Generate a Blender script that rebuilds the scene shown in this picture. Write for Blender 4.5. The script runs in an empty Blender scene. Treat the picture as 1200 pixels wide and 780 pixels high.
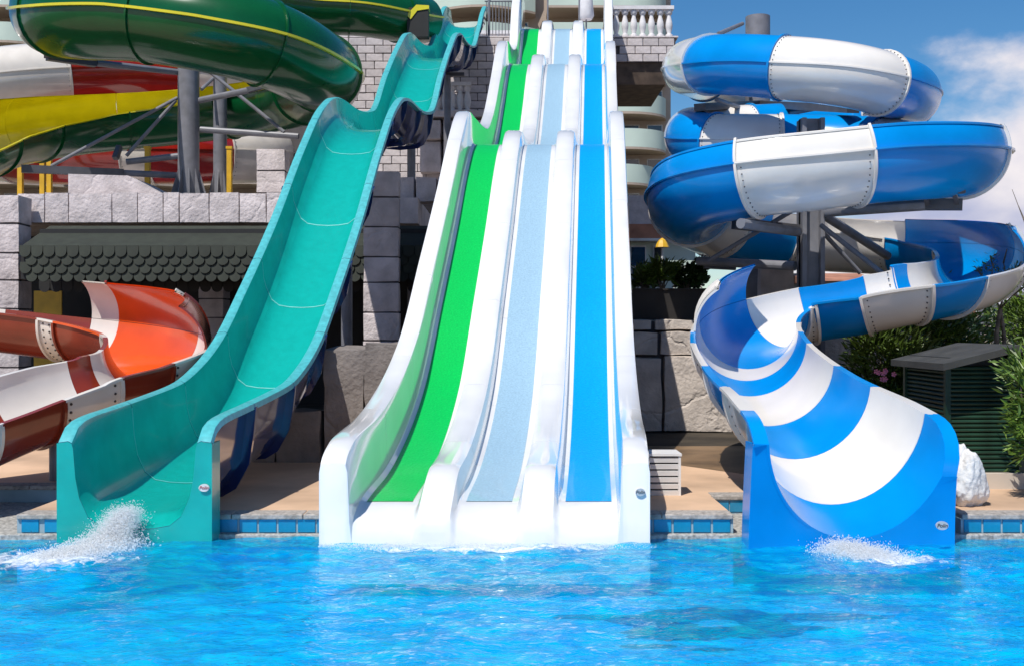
import bpy, bmesh, math, random
from mathutils import Vector, Matrix, noise as mnoise
random.seed(7)
scene = bpy.context.scene
C = scene.collection
rad = math.radians

# ------------------------------------------------------------------ camera
CAM_Z, F, CX, HY = 2.25, 1296.0, 600.0, 385.0
cam_d = bpy.data.cameras.new("camera"); cam = bpy.data.objects.new("camera", cam_d); C.objects.link(cam)
cam.location = (0, 0, CAM_Z); cam.rotation_euler = (rad(90), 0, 0)
cam_d.sensor_width = 36.0; cam_d.lens = 36.0 * F / 1200.0
cam_d.shift_y = -5.0 / 1200.0
cam_d.clip_start = 0.1; cam_d.clip_end = 8000
scene.camera = cam
scene.render.resolution_x = 1024; scene.render.resolution_y = 665

# ------------------------------------------------------------------ light
SUN_EL, SUN_AZ = 57.0, 32.0          # light travels to +y and +x (sun behind the viewer, to the left)
world = bpy.data.worlds.new("World"); scene.world = world; world.use_nodes = True
wn, wl = world.node_tree.nodes, world.node_tree.links
wn.clear()
w_out = wn.new("ShaderNodeOutputWorld"); w_bg = wn.new("ShaderNodeBackground")
sky = wn.new("ShaderNodeTexSky"); sky.sky_type = 'NISHITA'; sky.sun_disc = False
sky.sun_elevation = rad(SUN_EL); sky.sun_rotation = rad(180 + SUN_AZ)
sky.air_density = 1.0; sky.dust_density = 0.25; sky.ozone_density = 3.5; sky.altitude = 0
w_tc = wn.new("ShaderNodeTexCoord")
w_map = wn.new("ShaderNodeMapping"); w_map.inputs['Scale'].default_value = (1, 1, 1.7); w_map.inputs['Location'].default_value = (5.64, 2.71, 4.565); w_map.inputs['Rotation'].default_value = (0, 0, rad(21.5))
w_no = wn.new("ShaderNodeTexNoise"); w_no.inputs['Scale'].default_value = 2.6; w_no.inputs['Detail'].default_value = 9; w_no.inputs['Roughness'].default_value = 0.56
wl.new(w_tc.outputs['Generated'], w_map.inputs['Vector']); wl.new(w_map.outputs[0], w_no.inputs['Vector'])
w_sep = wn.new("ShaderNodeSeparateXYZ"); wl.new(w_tc.outputs['Generated'], w_sep.inputs[0])
w_el = wn.new("ShaderNodeMapRange"); w_el.inputs['From Min'].default_value = 0.12; w_el.inputs['From Max'].default_value = 0.30
w_el.inputs['To Min'].default_value = -0.04; w_el.inputs['To Max'].default_value = 0.38
wl.new(w_sep.outputs['Z'], w_el.inputs['Value'])
w_sub = wn.new("ShaderNodeMath"); w_sub.operation = 'SUBTRACT'; wl.new(w_no.outputs['Fac'], w_sub.inputs[0]); wl.new(w_el.outputs[0], w_sub.inputs[1])
w_ramp = wn.new("ShaderNodeMapRange"); w_ramp.interpolation_type = 'SMOOTHSTEP'
w_ramp.inputs['From Min'].default_value = 0.38; w_ramp.inputs['From Max'].default_value = 0.50
wl.new(w_sub.outputs[0], w_ramp.inputs['Value'])
w_no2 = wn.new("ShaderNodeTexNoise"); w_no2.inputs['Scale'].default_value = 7; w_no2.inputs['Detail'].default_value = 6
wl.new(w_map.outputs[0], w_no2.inputs['Vector'])
w_cc = wn.new("ShaderNodeMix"); w_cc.data_type = 'RGBA'
w_cc.inputs[6].default_value = (4.2, 4.5, 6.3, 1); w_cc.inputs[7].default_value = (8.4, 7.9, 8.1, 1)
w_c2 = wn.new("ShaderNodeMapRange"); w_c2.inputs['From Min'].default_value = 0.38; w_c2.inputs['From Max'].default_value = 0.6
wl.new(w_no2.outputs['Fac'], w_c2.inputs['Value']); wl.new(w_c2.outputs[0], w_cc.inputs[0])
w_mix = wn.new("ShaderNodeMix"); w_mix.data_type = 'RGBA'
w_hs = wn.new("ShaderNodeHueSaturation"); w_hs.inputs['Saturation'].default_value = 1.32; wl.new(sky.outputs[0], w_hs.inputs['Color'])
wl.new(w_ramp.outputs[0], w_mix.inputs[0]); wl.new(w_hs.outputs[0], w_mix.inputs[6]); wl.new(w_cc.outputs[2], w_mix.inputs[7])
wl.new(w_mix.outputs[2], w_bg.inputs[0]); w_bg.inputs[1].default_value = 0.11
wl.new(w_bg.outputs[0], w_out.inputs[0])
sun_d = bpy.data.lights.new("sun", 'SUN'); sun = bpy.data.objects.new("sun", sun_d); C.objects.link(sun)
sun_d.energy = 4.9; sun_d.angle = rad(0.5); sun_d.color = (1.0, 0.96, 0.90)
LDIR = Vector((math.sin(rad(SUN_AZ)) * math.cos(rad(SUN_EL)), math.cos(rad(SUN_AZ)) * math.cos(rad(SUN_EL)), -math.sin(rad(SUN_EL))))
sun.rotation_euler = LDIR.to_track_quat('-Z', 'Y').to_euler(); sun.location = (-20, -30, 50)
scene.view_settings.view_transform = 'Standard'; scene.view_settings.look = 'None'
scene.view_settings.exposure = 0.0; scene.view_settings.gamma = 1.0
scene.render.engine = 'CYCLES'
scene.cycles.max_bounces = 10; scene.cycles.transparent_max_bounces = 16

# ------------------------------------------------------------------ helpers
def P(px, py, d):
    """The place in metres that the photo shows at a pixel, d x 12 m away."""
    return Vector(((px - CX) * d / 108.0, 12.0 * d, CAM_Z + (HY - py) * d / 108.0))

class Mesh:
    def __init__(s): s.v = []; s.f = []; s.m = []
    def add(s, vs, fs, mi=0):
        b = len(s.v); s.v += [Vector(v) for v in vs]
        for k, f in enumerate(fs):
            s.f.append(tuple(b + i for i in f)); s.m.append(mi[k] if isinstance(mi, list) else mi)
        return s
    def box(s, lo, hi, mi=0):
        x0, y0, z0 = lo; x1, y1, z1 = hi
        return s.add([(x0,y0,z0),(x1,y0,z0),(x1,y1,z0),(x0,y1,z0),(x0,y0,z1),(x1,y0,z1),(x1,y1,z1),(x0,y1,z1)],
              [(0,3,2,1),(4,5,6,7),(0,1,5,4),(1,2,6,5),(2,3,7,6),(3,0,4,7)], mi)
    def cyl(s, a, b, r, r2=None, n=14, mi=0, cap=True):
        a, b = Vector(a), Vector(b); r2 = r if r2 is None else r2
        t = (b - a).normalized(); u = t.orthogonal().normalized(); w = t.cross(u)
        vs = []
        for c, q in ((a, r), (b, r2)):
            for i in range(n):
                g = 2*math.pi*i/n; vs.append(c + u*math.cos(g)*q + w*math.sin(g)*q)
        fs = [(i, (i+1) % n, n + (i+1) % n, n + i) for i in range(n)]
        if cap: fs += [tuple(reversed(range(n))), tuple(range(n, 2*n))]
        return s.add(vs, fs, mi)
    def bar(s, a, b, w, h, mi=0):
        a, b = Vector(a), Vector(b); t = (b - a).normalized()
        x = t.cross(Vector((0,0,1)))
        x = x.normalized() if x.length > 1e-4 else Vector((1,0,0))
        u = x.cross(t)
        vs = [c + x*sx*w/2 + u*sz*h/2 for c in (a, b) for sx, sz in ((-1,-1),(1,-1),(1,1),(-1,1))]
        return s.add(vs, [(0,3,2,1),(4,5,6,7),(0,1,5,4),(1,2,6,5),(2,3,7,6),(3,0,4,7)], mi)
    def lathe(s, c, prof, n=16, mi=0):
        c = Vector(c); vs = []
        for r, z in prof:
            for i in range(n):
                g = 2*math.pi*i/n; vs.append(c + Vector((r*math.cos(g), r*math.sin(g), z)))
        fs = [(k*n+i, k*n+(i+1) % n, (k+1)*n+(i+1) % n, (k+1)*n+i) for k in range(len(prof)-1) for i in range(n)]
        fs += [tuple(reversed(range(n))), tuple((len(prof)-1)*n+i for i in range(n))]
        return s.add(vs, fs, mi)
    def prism(s, poly, off, mi=0):
        """polygon of 3D points extruded by a vector"""
        n = len(poly); off = Vector(off); vs = [Vector(p) for p in poly] + [Vector(p) + off for p in poly]
        fs = [tuple(range(n)), tuple(reversed(range(n, 2*n)))] + [(i, n+i, n+(i+1) % n, (i+1) % n) for i in range(n)]
        return s.add(vs, fs, mi)

def root_loc(o):
    v = Vector((0,0,0))
    while o is not None: v += o.location; o = o.parent
    return v

def obj(name, M, mats, parent=None, smooth=None, kind=None, local=False, flat=False):
    me = bpy.data.meshes.new(name)
    off = Vector((0,0,0)) if local else root_loc(parent)
    me.from_pydata([tuple(v - off) for v in M.v], [], M.f)
    mats = mats if isinstance(mats, (list, tuple)) else [mats]
    for m in mats: me.materials.append(m)
    if len(mats) > 1: me.polygons.foreach_set('material_index', M.m)
    if not flat:
        bm = bmesh.new(); bm.from_mesh(me); bmesh.ops.recalc_face_normals(bm, faces=bm.faces); bm.to_mesh(me); bm.free()
    if smooth is not None:
        me.shade_smooth(); me.set_sharp_from_angle(angle=rad(smooth))
    me.update()
    o = bpy.data.objects.new(name, me); C.objects.link(o)
    if parent: o.parent = parent
    if kind: o['kind'] = kind
    return o

def link_mesh(name, me, loc, parent=None, rot=(0,0,0), scale=(1,1,1)):
    o = bpy.data.objects.new(name, me); C.objects.link(o)
    o.location = Vector(loc) - root_loc(parent); o.rotation_euler = rot; o.scale = scale
    if parent: o.parent = parent
    return o

def bevel(o, w, seg=2):
    m = o.modifiers.new("bevel", 'BEVEL'); m.width = w; m.segments = seg; m.limit_method = 'ANGLE'; m.angle_limit = rad(40)
    return o

def tag(o, label, cat, group=None):
    o['label'] = label; o['category'] = cat
    if group: o['group'] = group
    return o

def thing(name, label, cat, loc=(0,0,0), group=None):
    o = bpy.data.objects.new(name, None); C.objects.link(o); o.location = loc; o.empty_display_size = 0.2
    return tag(o, label, cat, group)

# ------------------------------------------------------------------ materials
def mat(name, col, rough=0.5, var=0.12, vscale=3.0, bump=0.0, bscale=30.0, coat=0.0, metal=0.0, col2=None, bdist=0.01, rand=0.0, detail=5, spec=0.5, stretch=None):
    m = bpy.data.materials.new(name); m.use_nodes = True
    n, l = m.node_tree.nodes, m.node_tree.links
    b = n["Principled BSDF"]; b.inputs['Roughness'].default_value = rough; b.inputs['Metallic'].default_value = metal
    b.inputs['Coat Weight'].default_value = coat; b.inputs['Coat Roughness'].default_value = 0.06
    b.inputs['Specular IOR Level'].default_value = spec
    tc = n.new("ShaderNodeTexCoord"); vec = tc.outputs['Object']
    if stretch:
        mp = n.new("ShaderNodeMapping"); mp.inputs['Scale'].default_value = stretch; l.new(vec, mp.inputs[0]); vec = mp.outputs[0]
    no = n.new("ShaderNodeTexNoise"); no.inputs['Scale'].default_value = vscale; no.inputs['Detail'].default_value = detail
    l.new(vec, no.inputs['Vector'])
    mr = n.new("ShaderNodeMapRange"); mr.inputs['From Min'].default_value = 0.32; mr.inputs['From Max'].default_value = 0.68
    l.new(no.outputs['Fac'], mr.inputs['Value'])
    mx = n.new("ShaderNodeMix"); mx.data_type = 'RGBA'
    c2 = col2 if col2 else tuple(min(1, c*(1-2*var)) for c in col)
    mx.inputs[6].default_value = (*c2, 1); mx.inputs[7].default_value = (*[min(1, c*(1+var*0.4)) for c in col], 1)
    l.new(mr.outputs[0], mx.inputs[0]); out = mx.outputs[2]
    if rand:
        oi = n.new("ShaderNodeObjectInfo"); hs = n.new("ShaderNodeHueSaturation")
        r2 = n.new("ShaderNodeMapRange"); r2.inputs['To Min'].default_value = 1-rand; r2.inputs['To Max'].default_value = 1+rand
        l.new(oi.outputs['Random'], r2.inputs['Value']); l.new(r2.outputs[0], hs.inputs['Value']); l.new(out, hs.inputs['Color']); out = hs.outputs[0]
    l.new(out, b.inputs['Base Color'])
    if bump:
        nb = n.new("ShaderNodeTexNoise"); nb.inputs['Scale'].default_value = bscale; nb.inputs['Detail'].default_value = 6
        l.new(vec, nb.inputs['Vector'])
        bp = n.new("ShaderNodeBump"); bp.inputs['Strength'].default_value = bump; bp.inputs['Distance'].default_value = bdist
        l.new(nb.outputs['Fac'], bp.inputs['Height']); l.new(bp.outputs[0], b.inputs['Normal'])
    return m

def stone_mat(name, col, crack=0.4, cscale=1.05, rand=0.1):
    """cast stone render: grain, pits and wandering crack lines"""
    m = mat(name, col, rough=0.85, var=0.14, vscale=2.5, rand=rand)
    n, l = m.node_tree.nodes, m.node_tree.links; b = n["Principled BSDF"]
    tc = n.new("ShaderNodeTexCoord"); oi = n.new("ShaderNodeObjectInfo"); ad = n.new("ShaderNodeVectorMath"); ad.operation = 'ADD'
    sc = n.new("ShaderNodeVectorMath"); sc.operation = 'SCALE'; sc.inputs[3].default_value = 0.6
    l.new(oi.outputs['Location'], sc.inputs[0]); l.new(tc.outputs['Object'], ad.inputs[0]); l.new(sc.outputs[0], ad.inputs[1])
    nz = n.new("ShaderNodeTexNoise"); nz.inputs['Scale'].default_value = 2.2; nz.inputs['Detail'].default_value = 3; l.new(ad.outputs[0], nz.inputs['Vector'])
    mixv = n.new("ShaderNodeMix"); mixv.data_type = 'RGBA'; mixv.inputs[0].default_value = 0.35
    l.new(ad.outputs[0], mixv.inputs[6]); l.new(nz.outputs['Color'], mixv.inputs[7])
    vo = n.new("ShaderNodeTexVoronoi"); vo.feature = 'DISTANCE_TO_EDGE'; vo.inputs['Scale'].default_value = cscale; l.new(mixv.outputs[2], vo.inputs['Vector'])
    mr = n.new("ShaderNodeMapRange"); mr.inputs['From Max'].default_value = 0.035; l.new(vo.outputs['Distance'], mr.inputs['Value'])
    nb = n.new("ShaderNodeTexNoise"); nb.inputs['Scale'].default_value = 14; nb.inputs['Detail'].default_value = 8; l.new(ad.outputs[0], nb.inputs['Vector'])
    mu = n.new("ShaderNodeMath"); mu.operation = 'MULTIPLY_ADD'; mu.inputs[1].default_value = crack; l.new(mr.outputs[0], mu.inputs[0]); l.new(nb.outputs['Fac'], mu.inputs[2])
    bp = n.new("ShaderNodeBump"); bp.inputs['Strength'].default_value = 0.5; bp.inputs['Distance'].default_value = 0.05
    l.new(mu.outputs[0], bp.inputs['Height']); l.new(bp.outputs[0], b.inputs['Normal'])
    return m

WHITE = (0.80, 0.79, 0.77)
M = {}
M['teal'] = mat('teal gelcoat', (0.005, 0.385, 0.325), 0.22, 0.10, 2.2, 0.06, 60, coat=0.5, bdist=0.004)
M['teal_wet'] = mat('wet teal gelcoat', (0.004, 0.37, 0.31), 0.18, 0.04, 7, 0.55, 60, coat=0.4, bdist=0.010)
M['teal_rim'] = mat('worn teal rim', (0.08, 0.45, 0.47), 0.38, 0.12, 14)
M['navy'] = mat('navy gelcoat', (0.012, 0.022, 0.10), 0.12, 0.1, 4, coat=1.0)
M['seam'] = mat('pale sealant', (0.16, 0.58, 0.53), 0.45, 0.1, 8)
M['white'] = mat('white gelcoat', WHITE, 0.10, 0.05, 1.4, 0.03, 12, coat=1.0, bdist=0.003)
M['white_wet'] = mat('wet white gelcoat', WHITE, 0.16, 0.02, 6.0, 0.12, 22, coat=0.6, bdist=0.006)
M['mat_green'] = mat('green lane', (0.002, 0.50, 0.075), 0.3, 0.09, 38, 0.7, 30, coat=0.25, bdist=0.010)
M['mat_pale'] = mat('pale blue lane', (0.32, 0.49, 0.61), 0.3, 0.09, 38, 0.7, 30, coat=0.25, bdist=0.010)
M['mat_blue'] = mat('blue lane', (0.0, 0.32, 0.76), 0.3, 0.09, 38, 0.7, 30, coat=0.25, bdist=0.010)
M['blue'] = mat('blue gelcoat', (0.0, 0.25, 0.66), 0.22, 0.07, 1.3, 0.03, 14, coat=0.08, bdist=0.004, spec=0.3)
M['flume_white'] = mat('white flume gelcoat', (0.80, 0.75, 0.68), 0.18, 0.04, 1.6, 0.02, 30, coat=0.5, bdist=0.003)
M['bolt'] = mat('dull bolt', (0.10, 0.09, 0.09), 0.5, metal=0.6)
M['green'] = mat('dark green gelcoat', (0.003, 0.085, 0.022), 0.2, 0.08, 2, coat=0.25, spec=0.35)
M['yellow'] = mat('yellow gelcoat', (0.72, 0.62, 0.01), 0.2, 0.06, 2, coat=0.5)
M['red'] = mat('red gelcoat', (0.36, 0.018, 0.012), 0.16, 0.08, 2, coat=0.7)
M['orange'] = mat('orange gelcoat', (0.72, 0.085, 0.004), 0.2, 0.06, 2, coat=0.3)
M['rust'] = mat('brick red gelcoat', (0.25, 0.034, 0.014), 0.2, 0.08, 2, coat=0.3)
M['cream'] = mat('cream gelcoat', (0.76, 0.70, 0.62), 0.18, 0.05, 2, coat=0.5)
M['steel'] = mat('grey painted steel', (0.20, 0.20, 0.22), 0.45, 0.12, 4, 0.05, 30)
M['steel_dark'] = mat('dark grey painted steel', (0.085, 0.085, 0.095), 0.45, 0.12, 4)
M['stone'] = stone_mat('lilac cast stone', (0.63, 0.56, 0.55))
M['block'] = mat('grey stone block', (0.63, 0.57, 0.56), 0.85, 0.12, 5, 0.5, 16, rand=0.14, bdist=0.02)
M['mortar'] = mat('dark mortar', (0.10, 0.09, 0.09), 0.9)
M['rock'] = stone_mat('shade-darkened rock render', (0.22, 0.19, 0.17), 0.9, 0.9)  # base colour darkened to stand for shade on the front rock wall
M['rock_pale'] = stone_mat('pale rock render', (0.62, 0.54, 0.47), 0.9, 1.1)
M['white_rock'] = stone_mat('white painted rock', (0.70, 0.69, 0.67), 0.25, 3.0)
M['deck'] = mat('peach paving', (0.64, 0.43, 0.28), 0.8, 0.16, 0.9, 0.25, 70, bdist=0.004)
M['wet_deck'] = mat('worn paving', (0.24, 0.15, 0.08), 0.5, 0.3, 1.2, 0.2, 40)
M['coping'] = mat('grey coping stone', (0.42, 0.38, 0.34), 0.85, 0.25, 18, 0.5, 60, rand=0.08)
M['ledge'] = mat('pale gutter stone', (0.46, 0.44, 0.40), 0.8, 0.3, 25, 0.4, 50)
M['tile'] = mat('blue glazed tile', (0.008, 0.25, 0.46), 0.15, 0.10, 6, coat=0.6, rand=0.12)
M['grout'] = mat('pale grout', (0.30, 0.42, 0.48), 0.8)
M['awning'] = mat('dark green awning', (0.026, 0.032, 0.022), 0.75, 0.15, 5, 0.2, 40, rand=0.18)
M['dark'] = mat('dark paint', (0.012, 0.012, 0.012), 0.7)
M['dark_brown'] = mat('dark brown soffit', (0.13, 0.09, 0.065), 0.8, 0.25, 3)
M['hotel'] = mat('warm render', (0.46, 0.37, 0.30), 0.85, 0.06, 0.4)
M['mint'] = mat('pale mint render', (0.55, 0.66, 0.58), 0.8, 0.05, 0.5)
M['glass'] = mat('window glass', (0.02, 0.03, 0.035), 0.05, 0.2, 1, coat=1.0)
M['frame'] = mat('white frame', (0.7, 0.7, 0.68), 0.5)
M['planter'] = mat('dark brown planter', (0.022, 0.018, 0.015), 0.7, 0.2, 3)
M['slat'] = mat('dark green slat', (0.012, 0.045, 0.025), 0.38, 0.2, 5, 0.1, 30, rand=0.15)
M['felt'] = mat('grey roofing felt', (0.05, 0.048, 0.042), 0.85, 0.2, 3, 0.3, 50)
M['leaf'] = mat('green leaf', (0.12, 0.20, 0.024), 0.45, 0.4, 2.2, rand=0.25)
M['leaf_dark'] = mat('dark green leaf', (0.035, 0.085, 0.018), 0.45, 0.4, 2.2, rand=0.2)
M['flower'] = mat('pink petal', (0.75, 0.22, 0.36), 0.6)
M['bark'] = mat('grey bark', (0.20, 0.16, 0.12), 0.9, 0.3, 8, 0.5, 30)
M['plastic'] = mat('white louvre plastic', (0.72, 0.70, 0.68), 0.5, 0.06, 4)
M['yellow_paint'] = mat('yellow paint', (0.72, 0.42, 0.02), 0.5)
M['terrain'] = mat('dry ground', (0.22, 0.19, 0.12), 0.95, 0.25, 0.05)
M['soil'] = mat('dark garden soil', (0.055, 0.042, 0.028), 0.95, 0.3, 1.5, 0.5, 12)
M['terracotta'] = mat('terracotta roof', (0.45, 0.20, 0.12), 0.85, 0.2, 2)
M['far_wall'] = mat('pale far wall', (0.55, 0.48, 0.40), 0.9, 0.1, 0.3)
M['badge'] = mat('badge silver', (0.55, 0.55, 0.55), 0.3, 0.05, metal=0.3)
M['badge_text'] = mat('badge lettering', (0.06, 0.05, 0.05), 0.4)
M['badge_white'] = mat('badge white', (0.75, 0.72, 0.68), 0.3)
M['badge_red'] = mat('badge red', (0.45, 0.05, 0.04), 0.4)
M['parasol'] = mat('white canvas', (0.72, 0.71, 0.72), 0.9, 0.06, 4)

# ------------------------------------------------------------------ sweeping
def pchip(xs, ys):
    n = len(xs); h = [xs[i+1]-xs[i] for i in range(n-1)]; dl = [(ys[i+1]-ys[i])/h[i] for i in range(n-1)]
    m = [dl[0]] + [0.0]*(n-2) + [dl[-1]]
    for i in range(1, n-1):
        if dl[i-1]*dl[i] > 0:
            w1, w2 = 2*h[i]+h[i-1], h[i]+2*h[i-1]
            m[i] = (w1+w2)/(w1/dl[i-1]+w2/dl[i])
    def f(x):
        if x <= xs[0]: return ys[0] + m[0]*(x-xs[0])
        if x >= xs[-1]: return ys[-1] + m[-1]*(x-xs[-1])
        i = 0
        while xs[i+1] < x: i += 1
        t = (x-xs[i])/h[i]
        return ((2*t**3-3*t*t+1)*ys[i] + (t**3-2*t*t+t)*h[i]*m[i] + (-2*t**3+3*t*t)*ys[i+1] + (t**3-t*t)*h[i]*m[i+1])
    return f

def catmull(pts):
    """smooth curve through n-tuples, t = index"""
    n = len(pts)
    def f(t):
        i = max(0, min(n-2, int(math.floor(t)))); u = t - i
        p0 = pts[max(0, i-1)]; p1 = pts[i]; p2 = pts[i+1]; p3 = pts[min(n-1, i+2)]
        return [0.5*(2*b + (c-a)*u + (2*a-5*b+4*c-d)*u*u + (-a+3*b-3*c+d)*u**3) for a, b, c, d in zip(p0, p1, p2, p3)]
    return f

def loft(mesh, rings, mis, cap=True, closed=True):
    """rings: list of equal-length point lists; mis: material index per profile segment"""
    n = len(rings[0]); base = len(mesh.v)
    for r in rings: mesh.v += [Vector(p) for p in r]
    segs = n if closed else n-1
    for k in range(len(rings)-1):
        for i in range(segs):
            j = (i+1) % n
            mesh.f.append((base+k*n+i, base+k*n+j, base+(k+1)*n+j, base+(k+1)*n+i)); mesh.m.append(mis[i] if isinstance(mis, list) else mis)
    return base, n

def cap_strip(mesh, base, n_in, n, mi):
    """close the end of a shell ring with one face"""
    mesh.f.append(tuple(range(base, base+n))); mesh.m.append(mi)

class Path:
    """a flume's centre line: control points (px, py, d, R, bank)"""
    def __init__(s, pts):
        rows = []
        for q in pts:
            p = P(q[0], q[1], q[2]); rows.append((p.x, p.y, p.z, q[3], q[4] if len(q) > 4 else 0.0, q[5] if len(q) > 5 else 0.07, q[6] if len(q) > 6 else 1.0))
        s.f = catmull(rows); s.n = len(rows)
    def at(s, t):
        x, y, z, R, bk, lip, s.vs = s.f(t); e = 0.02
        a, b = s.f(max(0, t-e)), s.f(min(s.n-1, t+e))
        T = Vector((b[0]-a[0], b[1]-a[1], b[2]-a[2])).normalized()
        S = T.cross(Vector((0,0,1))).normalized(); U = S.cross(T)
        c, q = math.cos(rad(bk)), math.sin(rad(bk))
        return Vector((x,y,z)), S*c + U*q, U*c - S*q, R, lip, T

def arc_pts(path, t, a0, a1, n, dr=0.0, shift=0.0):
    c, S, U, R, lip, T = path.at(t); r = R + dr
    vs = path.vs
    return [c + T*shift + S*(r*math.cos(rad(a))) + U*(r*math.sin(rad(a))*(vs if math.sin(rad(a)) < 0 else 1)) for a in (a0+(a1-a0)*i/n for i in range(n+1))]

TH = 0.03
def section_rings(path, t0, t1, a0, a1, lipL=True, lipR=True, per=9, n=30):
    k = max(4, int(math.ceil((t1-t0)*per))); rings = []
    for i in range(k+1):
        t = t0 + (t1-t0)*i/k
        c, S, U, R, lip, T = path.at(t)
        tr = getattr(path, 'trim', lambda t: (0, 0))(t); b0, b1 = a0+tr[0], a1-tr[1]
        inner = arc_pts(path, t, b0, b1, n); outer = arc_pts(path, t, b1, b0, n, TH)
        H = S
        rp = [inner[-1] + H*lip, inner[-1] + H*lip - U*0.035] if lipR else []
        lp = [inner[0] - H*lip - U*0.035, inner[0] - H*lip] if lipL else []
        rings.append(inner + rp + outer + lp)
    return rings, n

def open_section(root, path, t0, t1, a0, a1, m_in, m_out=None, m_rim=None, name='flume_section', lipL=True, lipR=True):
    g = 0.0025
    rings, n = section_rings(path, t0+g, t1-g, a0, a1, lipL, lipR)
    m_out = m_out or m_in; m_rim = m_rim or m_in
    L = len(rings[0]); mis = [0]*n + [2]*(2 if lipR else 0) + [2] + [1]*n + [2]*(2 if lipL else 0) + [2]
    mis = (mis + [2]*L)[:L]
    mesh = Mesh(); base, L = loft(mesh, rings, mis)
    for ring_i in (0, len(rings)-1):
        b = base + ring_i*L
        # inner index i pairs with outer index
        off = n+1 + (2 if lipR else 0)
        for i in range(n):
            mesh.f.append((b+i, b+i+1, b+off+n-i-1, b+off+n-i)); mesh.m.append(2)
        if lipR: mesh.f.append((b+n, b+n+1, b+n+2, b+n+3)); mesh.m.append(2)
        if lipL: mesh.f.append((b+0, b+L-1, b+L-2, b+off+n)); mesh.m.append(2)
    return obj(name, mesh, [m_in, m_out, m_rim], root, smooth=38)

def tube_section(root, path, t0, t1, m, per=9, n=36):
    g = 0.0025; t0 += g; t1 -= g
    k = max(4, int(math.ceil((t1-t0)*per))); mesh = Mesh(); ro, ri = [], []
    for i in range(k+1):
        t = t0+(t1-t0)*i/k
        ro.append(arc_pts(path, t, 0, 360, n, TH)[:-1]); ri.append(arc_pts(path, t, 0, 360, n)[:-1])
    b1, L = loft(mesh, ro, 0); b2, L = loft(mesh, ri, 0)
    for kk in (0, k):
        for i in range(n):
            j = (i+1) % n; mesh.f.append((b1+kk*L+i, b1+kk*L+j, b2+kk*L+j, b2+kk*L+i)); mesh.m.append(0)
    return obj('tube_section', mesh, m, root, smooth=38)

def seam_strip(root, path, t0, t1, ang, m, w=0.055, h=0.022, per=9, name='seam_flange'):
    """the flat lip where two half shells are bolted together"""
    k = max(4, int(math.ceil((t1-t0)*per))); rings = []
    for i in range(k+1):
        t = t0+(t1-t0)*i/k; c, S, U, R, lip, T = path.at(t)
        rd = S*math.cos(rad(ang)) + U*math.sin(rad(ang)); tn = U*math.cos(rad(ang)) - S*math.sin(rad(ang))
        p = c + rd*(R+TH*0.8)
        rings.append([p-tn*h, p+rd*w-tn*h, p+rd*w+tn*h, p+tn*h])
    mesh = Mesh(); b, n = loft(mesh, rings, 0)
    mesh.f += [(b, b+1, b+2, b+3), tuple(b+k*4+i for i in (3, 2, 1, 0))]; mesh.m += [0, 0]
    return obj(name, mesh, m, root, smooth=30)

def ring_flange(root, path, t, a0, a1, m, w=0.06, hl=0.022, n=30):
    rings = []
    inn0 = arc_pts(path, t, a0, a1, n, TH*0.9, -hl); out0 = arc_pts(path, t, a0, a1, n, TH+w, -hl)
    inn1 = arc_pts(path, t, a0, a1, n, TH*0.9, hl); out1 = arc_pts(path, t, a0, a1, n, TH+w, hl)
    mesh = Mesh()
    b, L = loft(mesh, [[inn0[i], out0[i], out1[i], inn1[i]] for i in range(n+1)], 0)
    if abs(a1-a0) < 359: mesh.f += [(b, b+1, b+2, b+3), tuple(b+n*4+i for i in (3,2,1,0))]; mesh.m += [0, 0]
    return obj('flange', mesh, m, root, smooth=30)

def bolt_dots(mesh, path, t, a0, a1, step=7.0, dr=TH+0.008, shifts=(-0.075, 0.075), r=0.011):
    k = int(abs(a1-a0)/step)
    for sh in shifts:
        pts = arc_pts(path, t, a0+step*0.5, a1-step*0.5, k, dr, sh); c = path.at(t)[0] + path.at(t)[5]*sh
        for p in pts:
            o = (p-c).normalized(); mesh.cyl(p-o*0.014, p+o*0.006, r, r*0.8, 6)

# ------------------------------------------------------------------ setting: ground, deck, pool
DZ = 0.236
def sheet(name, quads, m, kind='structure'):
    mm = Mesh()
    for q in quads: mm.add(q, [tuple(range(len(q)))])
    return obj(name, mm, m, kind=kind)

g = Mesh()
xs = [-3000, -400, -60, -16, 16, 60, 400, 3000]; 
for (x0, y0, x1, y1) in [(-4000, 46, 4000, 6000), (-4000, -4000, -40, 46), (40, -4000, 4000, 46), (-40, -4000, 40, -12)]:
    g.add([(x0,y0,0.16),(x1,y0,0.16),(x1,y1,0.16),(x0,y1,0.16)], [(0,1,2,3)])
obj('ground', g, M['terrain'], kind='structure')

SL, SR0, SR1 = -5.37, 2.40, 4.87          # pool edge: recess for the orange slide, recess for the blue slide
d = Mesh()
Z = DZ
def dq(x0, y0, x1, y1): d.add([(x0,y0,Z),(x1,y0,Z),(x1,y1,Z),(x0,y1,Z)], [(0,1,2,3)])
dq(-40, 14.2, SL, 19); dq(SL, 12.0, SR0, 19); dq(SR0, 13.35, SR1, 19); dq(SR1, 12.0, 40, 16.2)
dq(-40, -12, -14, 14.2); dq(14, -12, 40, 12.0); dq(-14, -12, 14, -7)
deck = obj('deck', d, M['deck'], kind='structure')
so = Mesh()
for (x0, y0, x1, y1) in [(-40,19,SR1,46),(SR1,16.2,40,46)]: so.add([(x0,y0,Z-.004),(x1,y0,Z-.004),(x1,y1,Z-.004),(x0,y1,Z-.004)], [(0,1,2,3)])
obj('garden_soil', so, M['soil'], kind='structure')
w = Mesh()   # pool shell: walls and recess floors
def vq(x0, y0, x1, y1, z0, z1): w.add([(x0,y0,z0),(x1,y1,z0),(x1,y1,z1),(x0,y0,z1)], [(0,1,2,3)])
zt = DZ - 0.045
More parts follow.
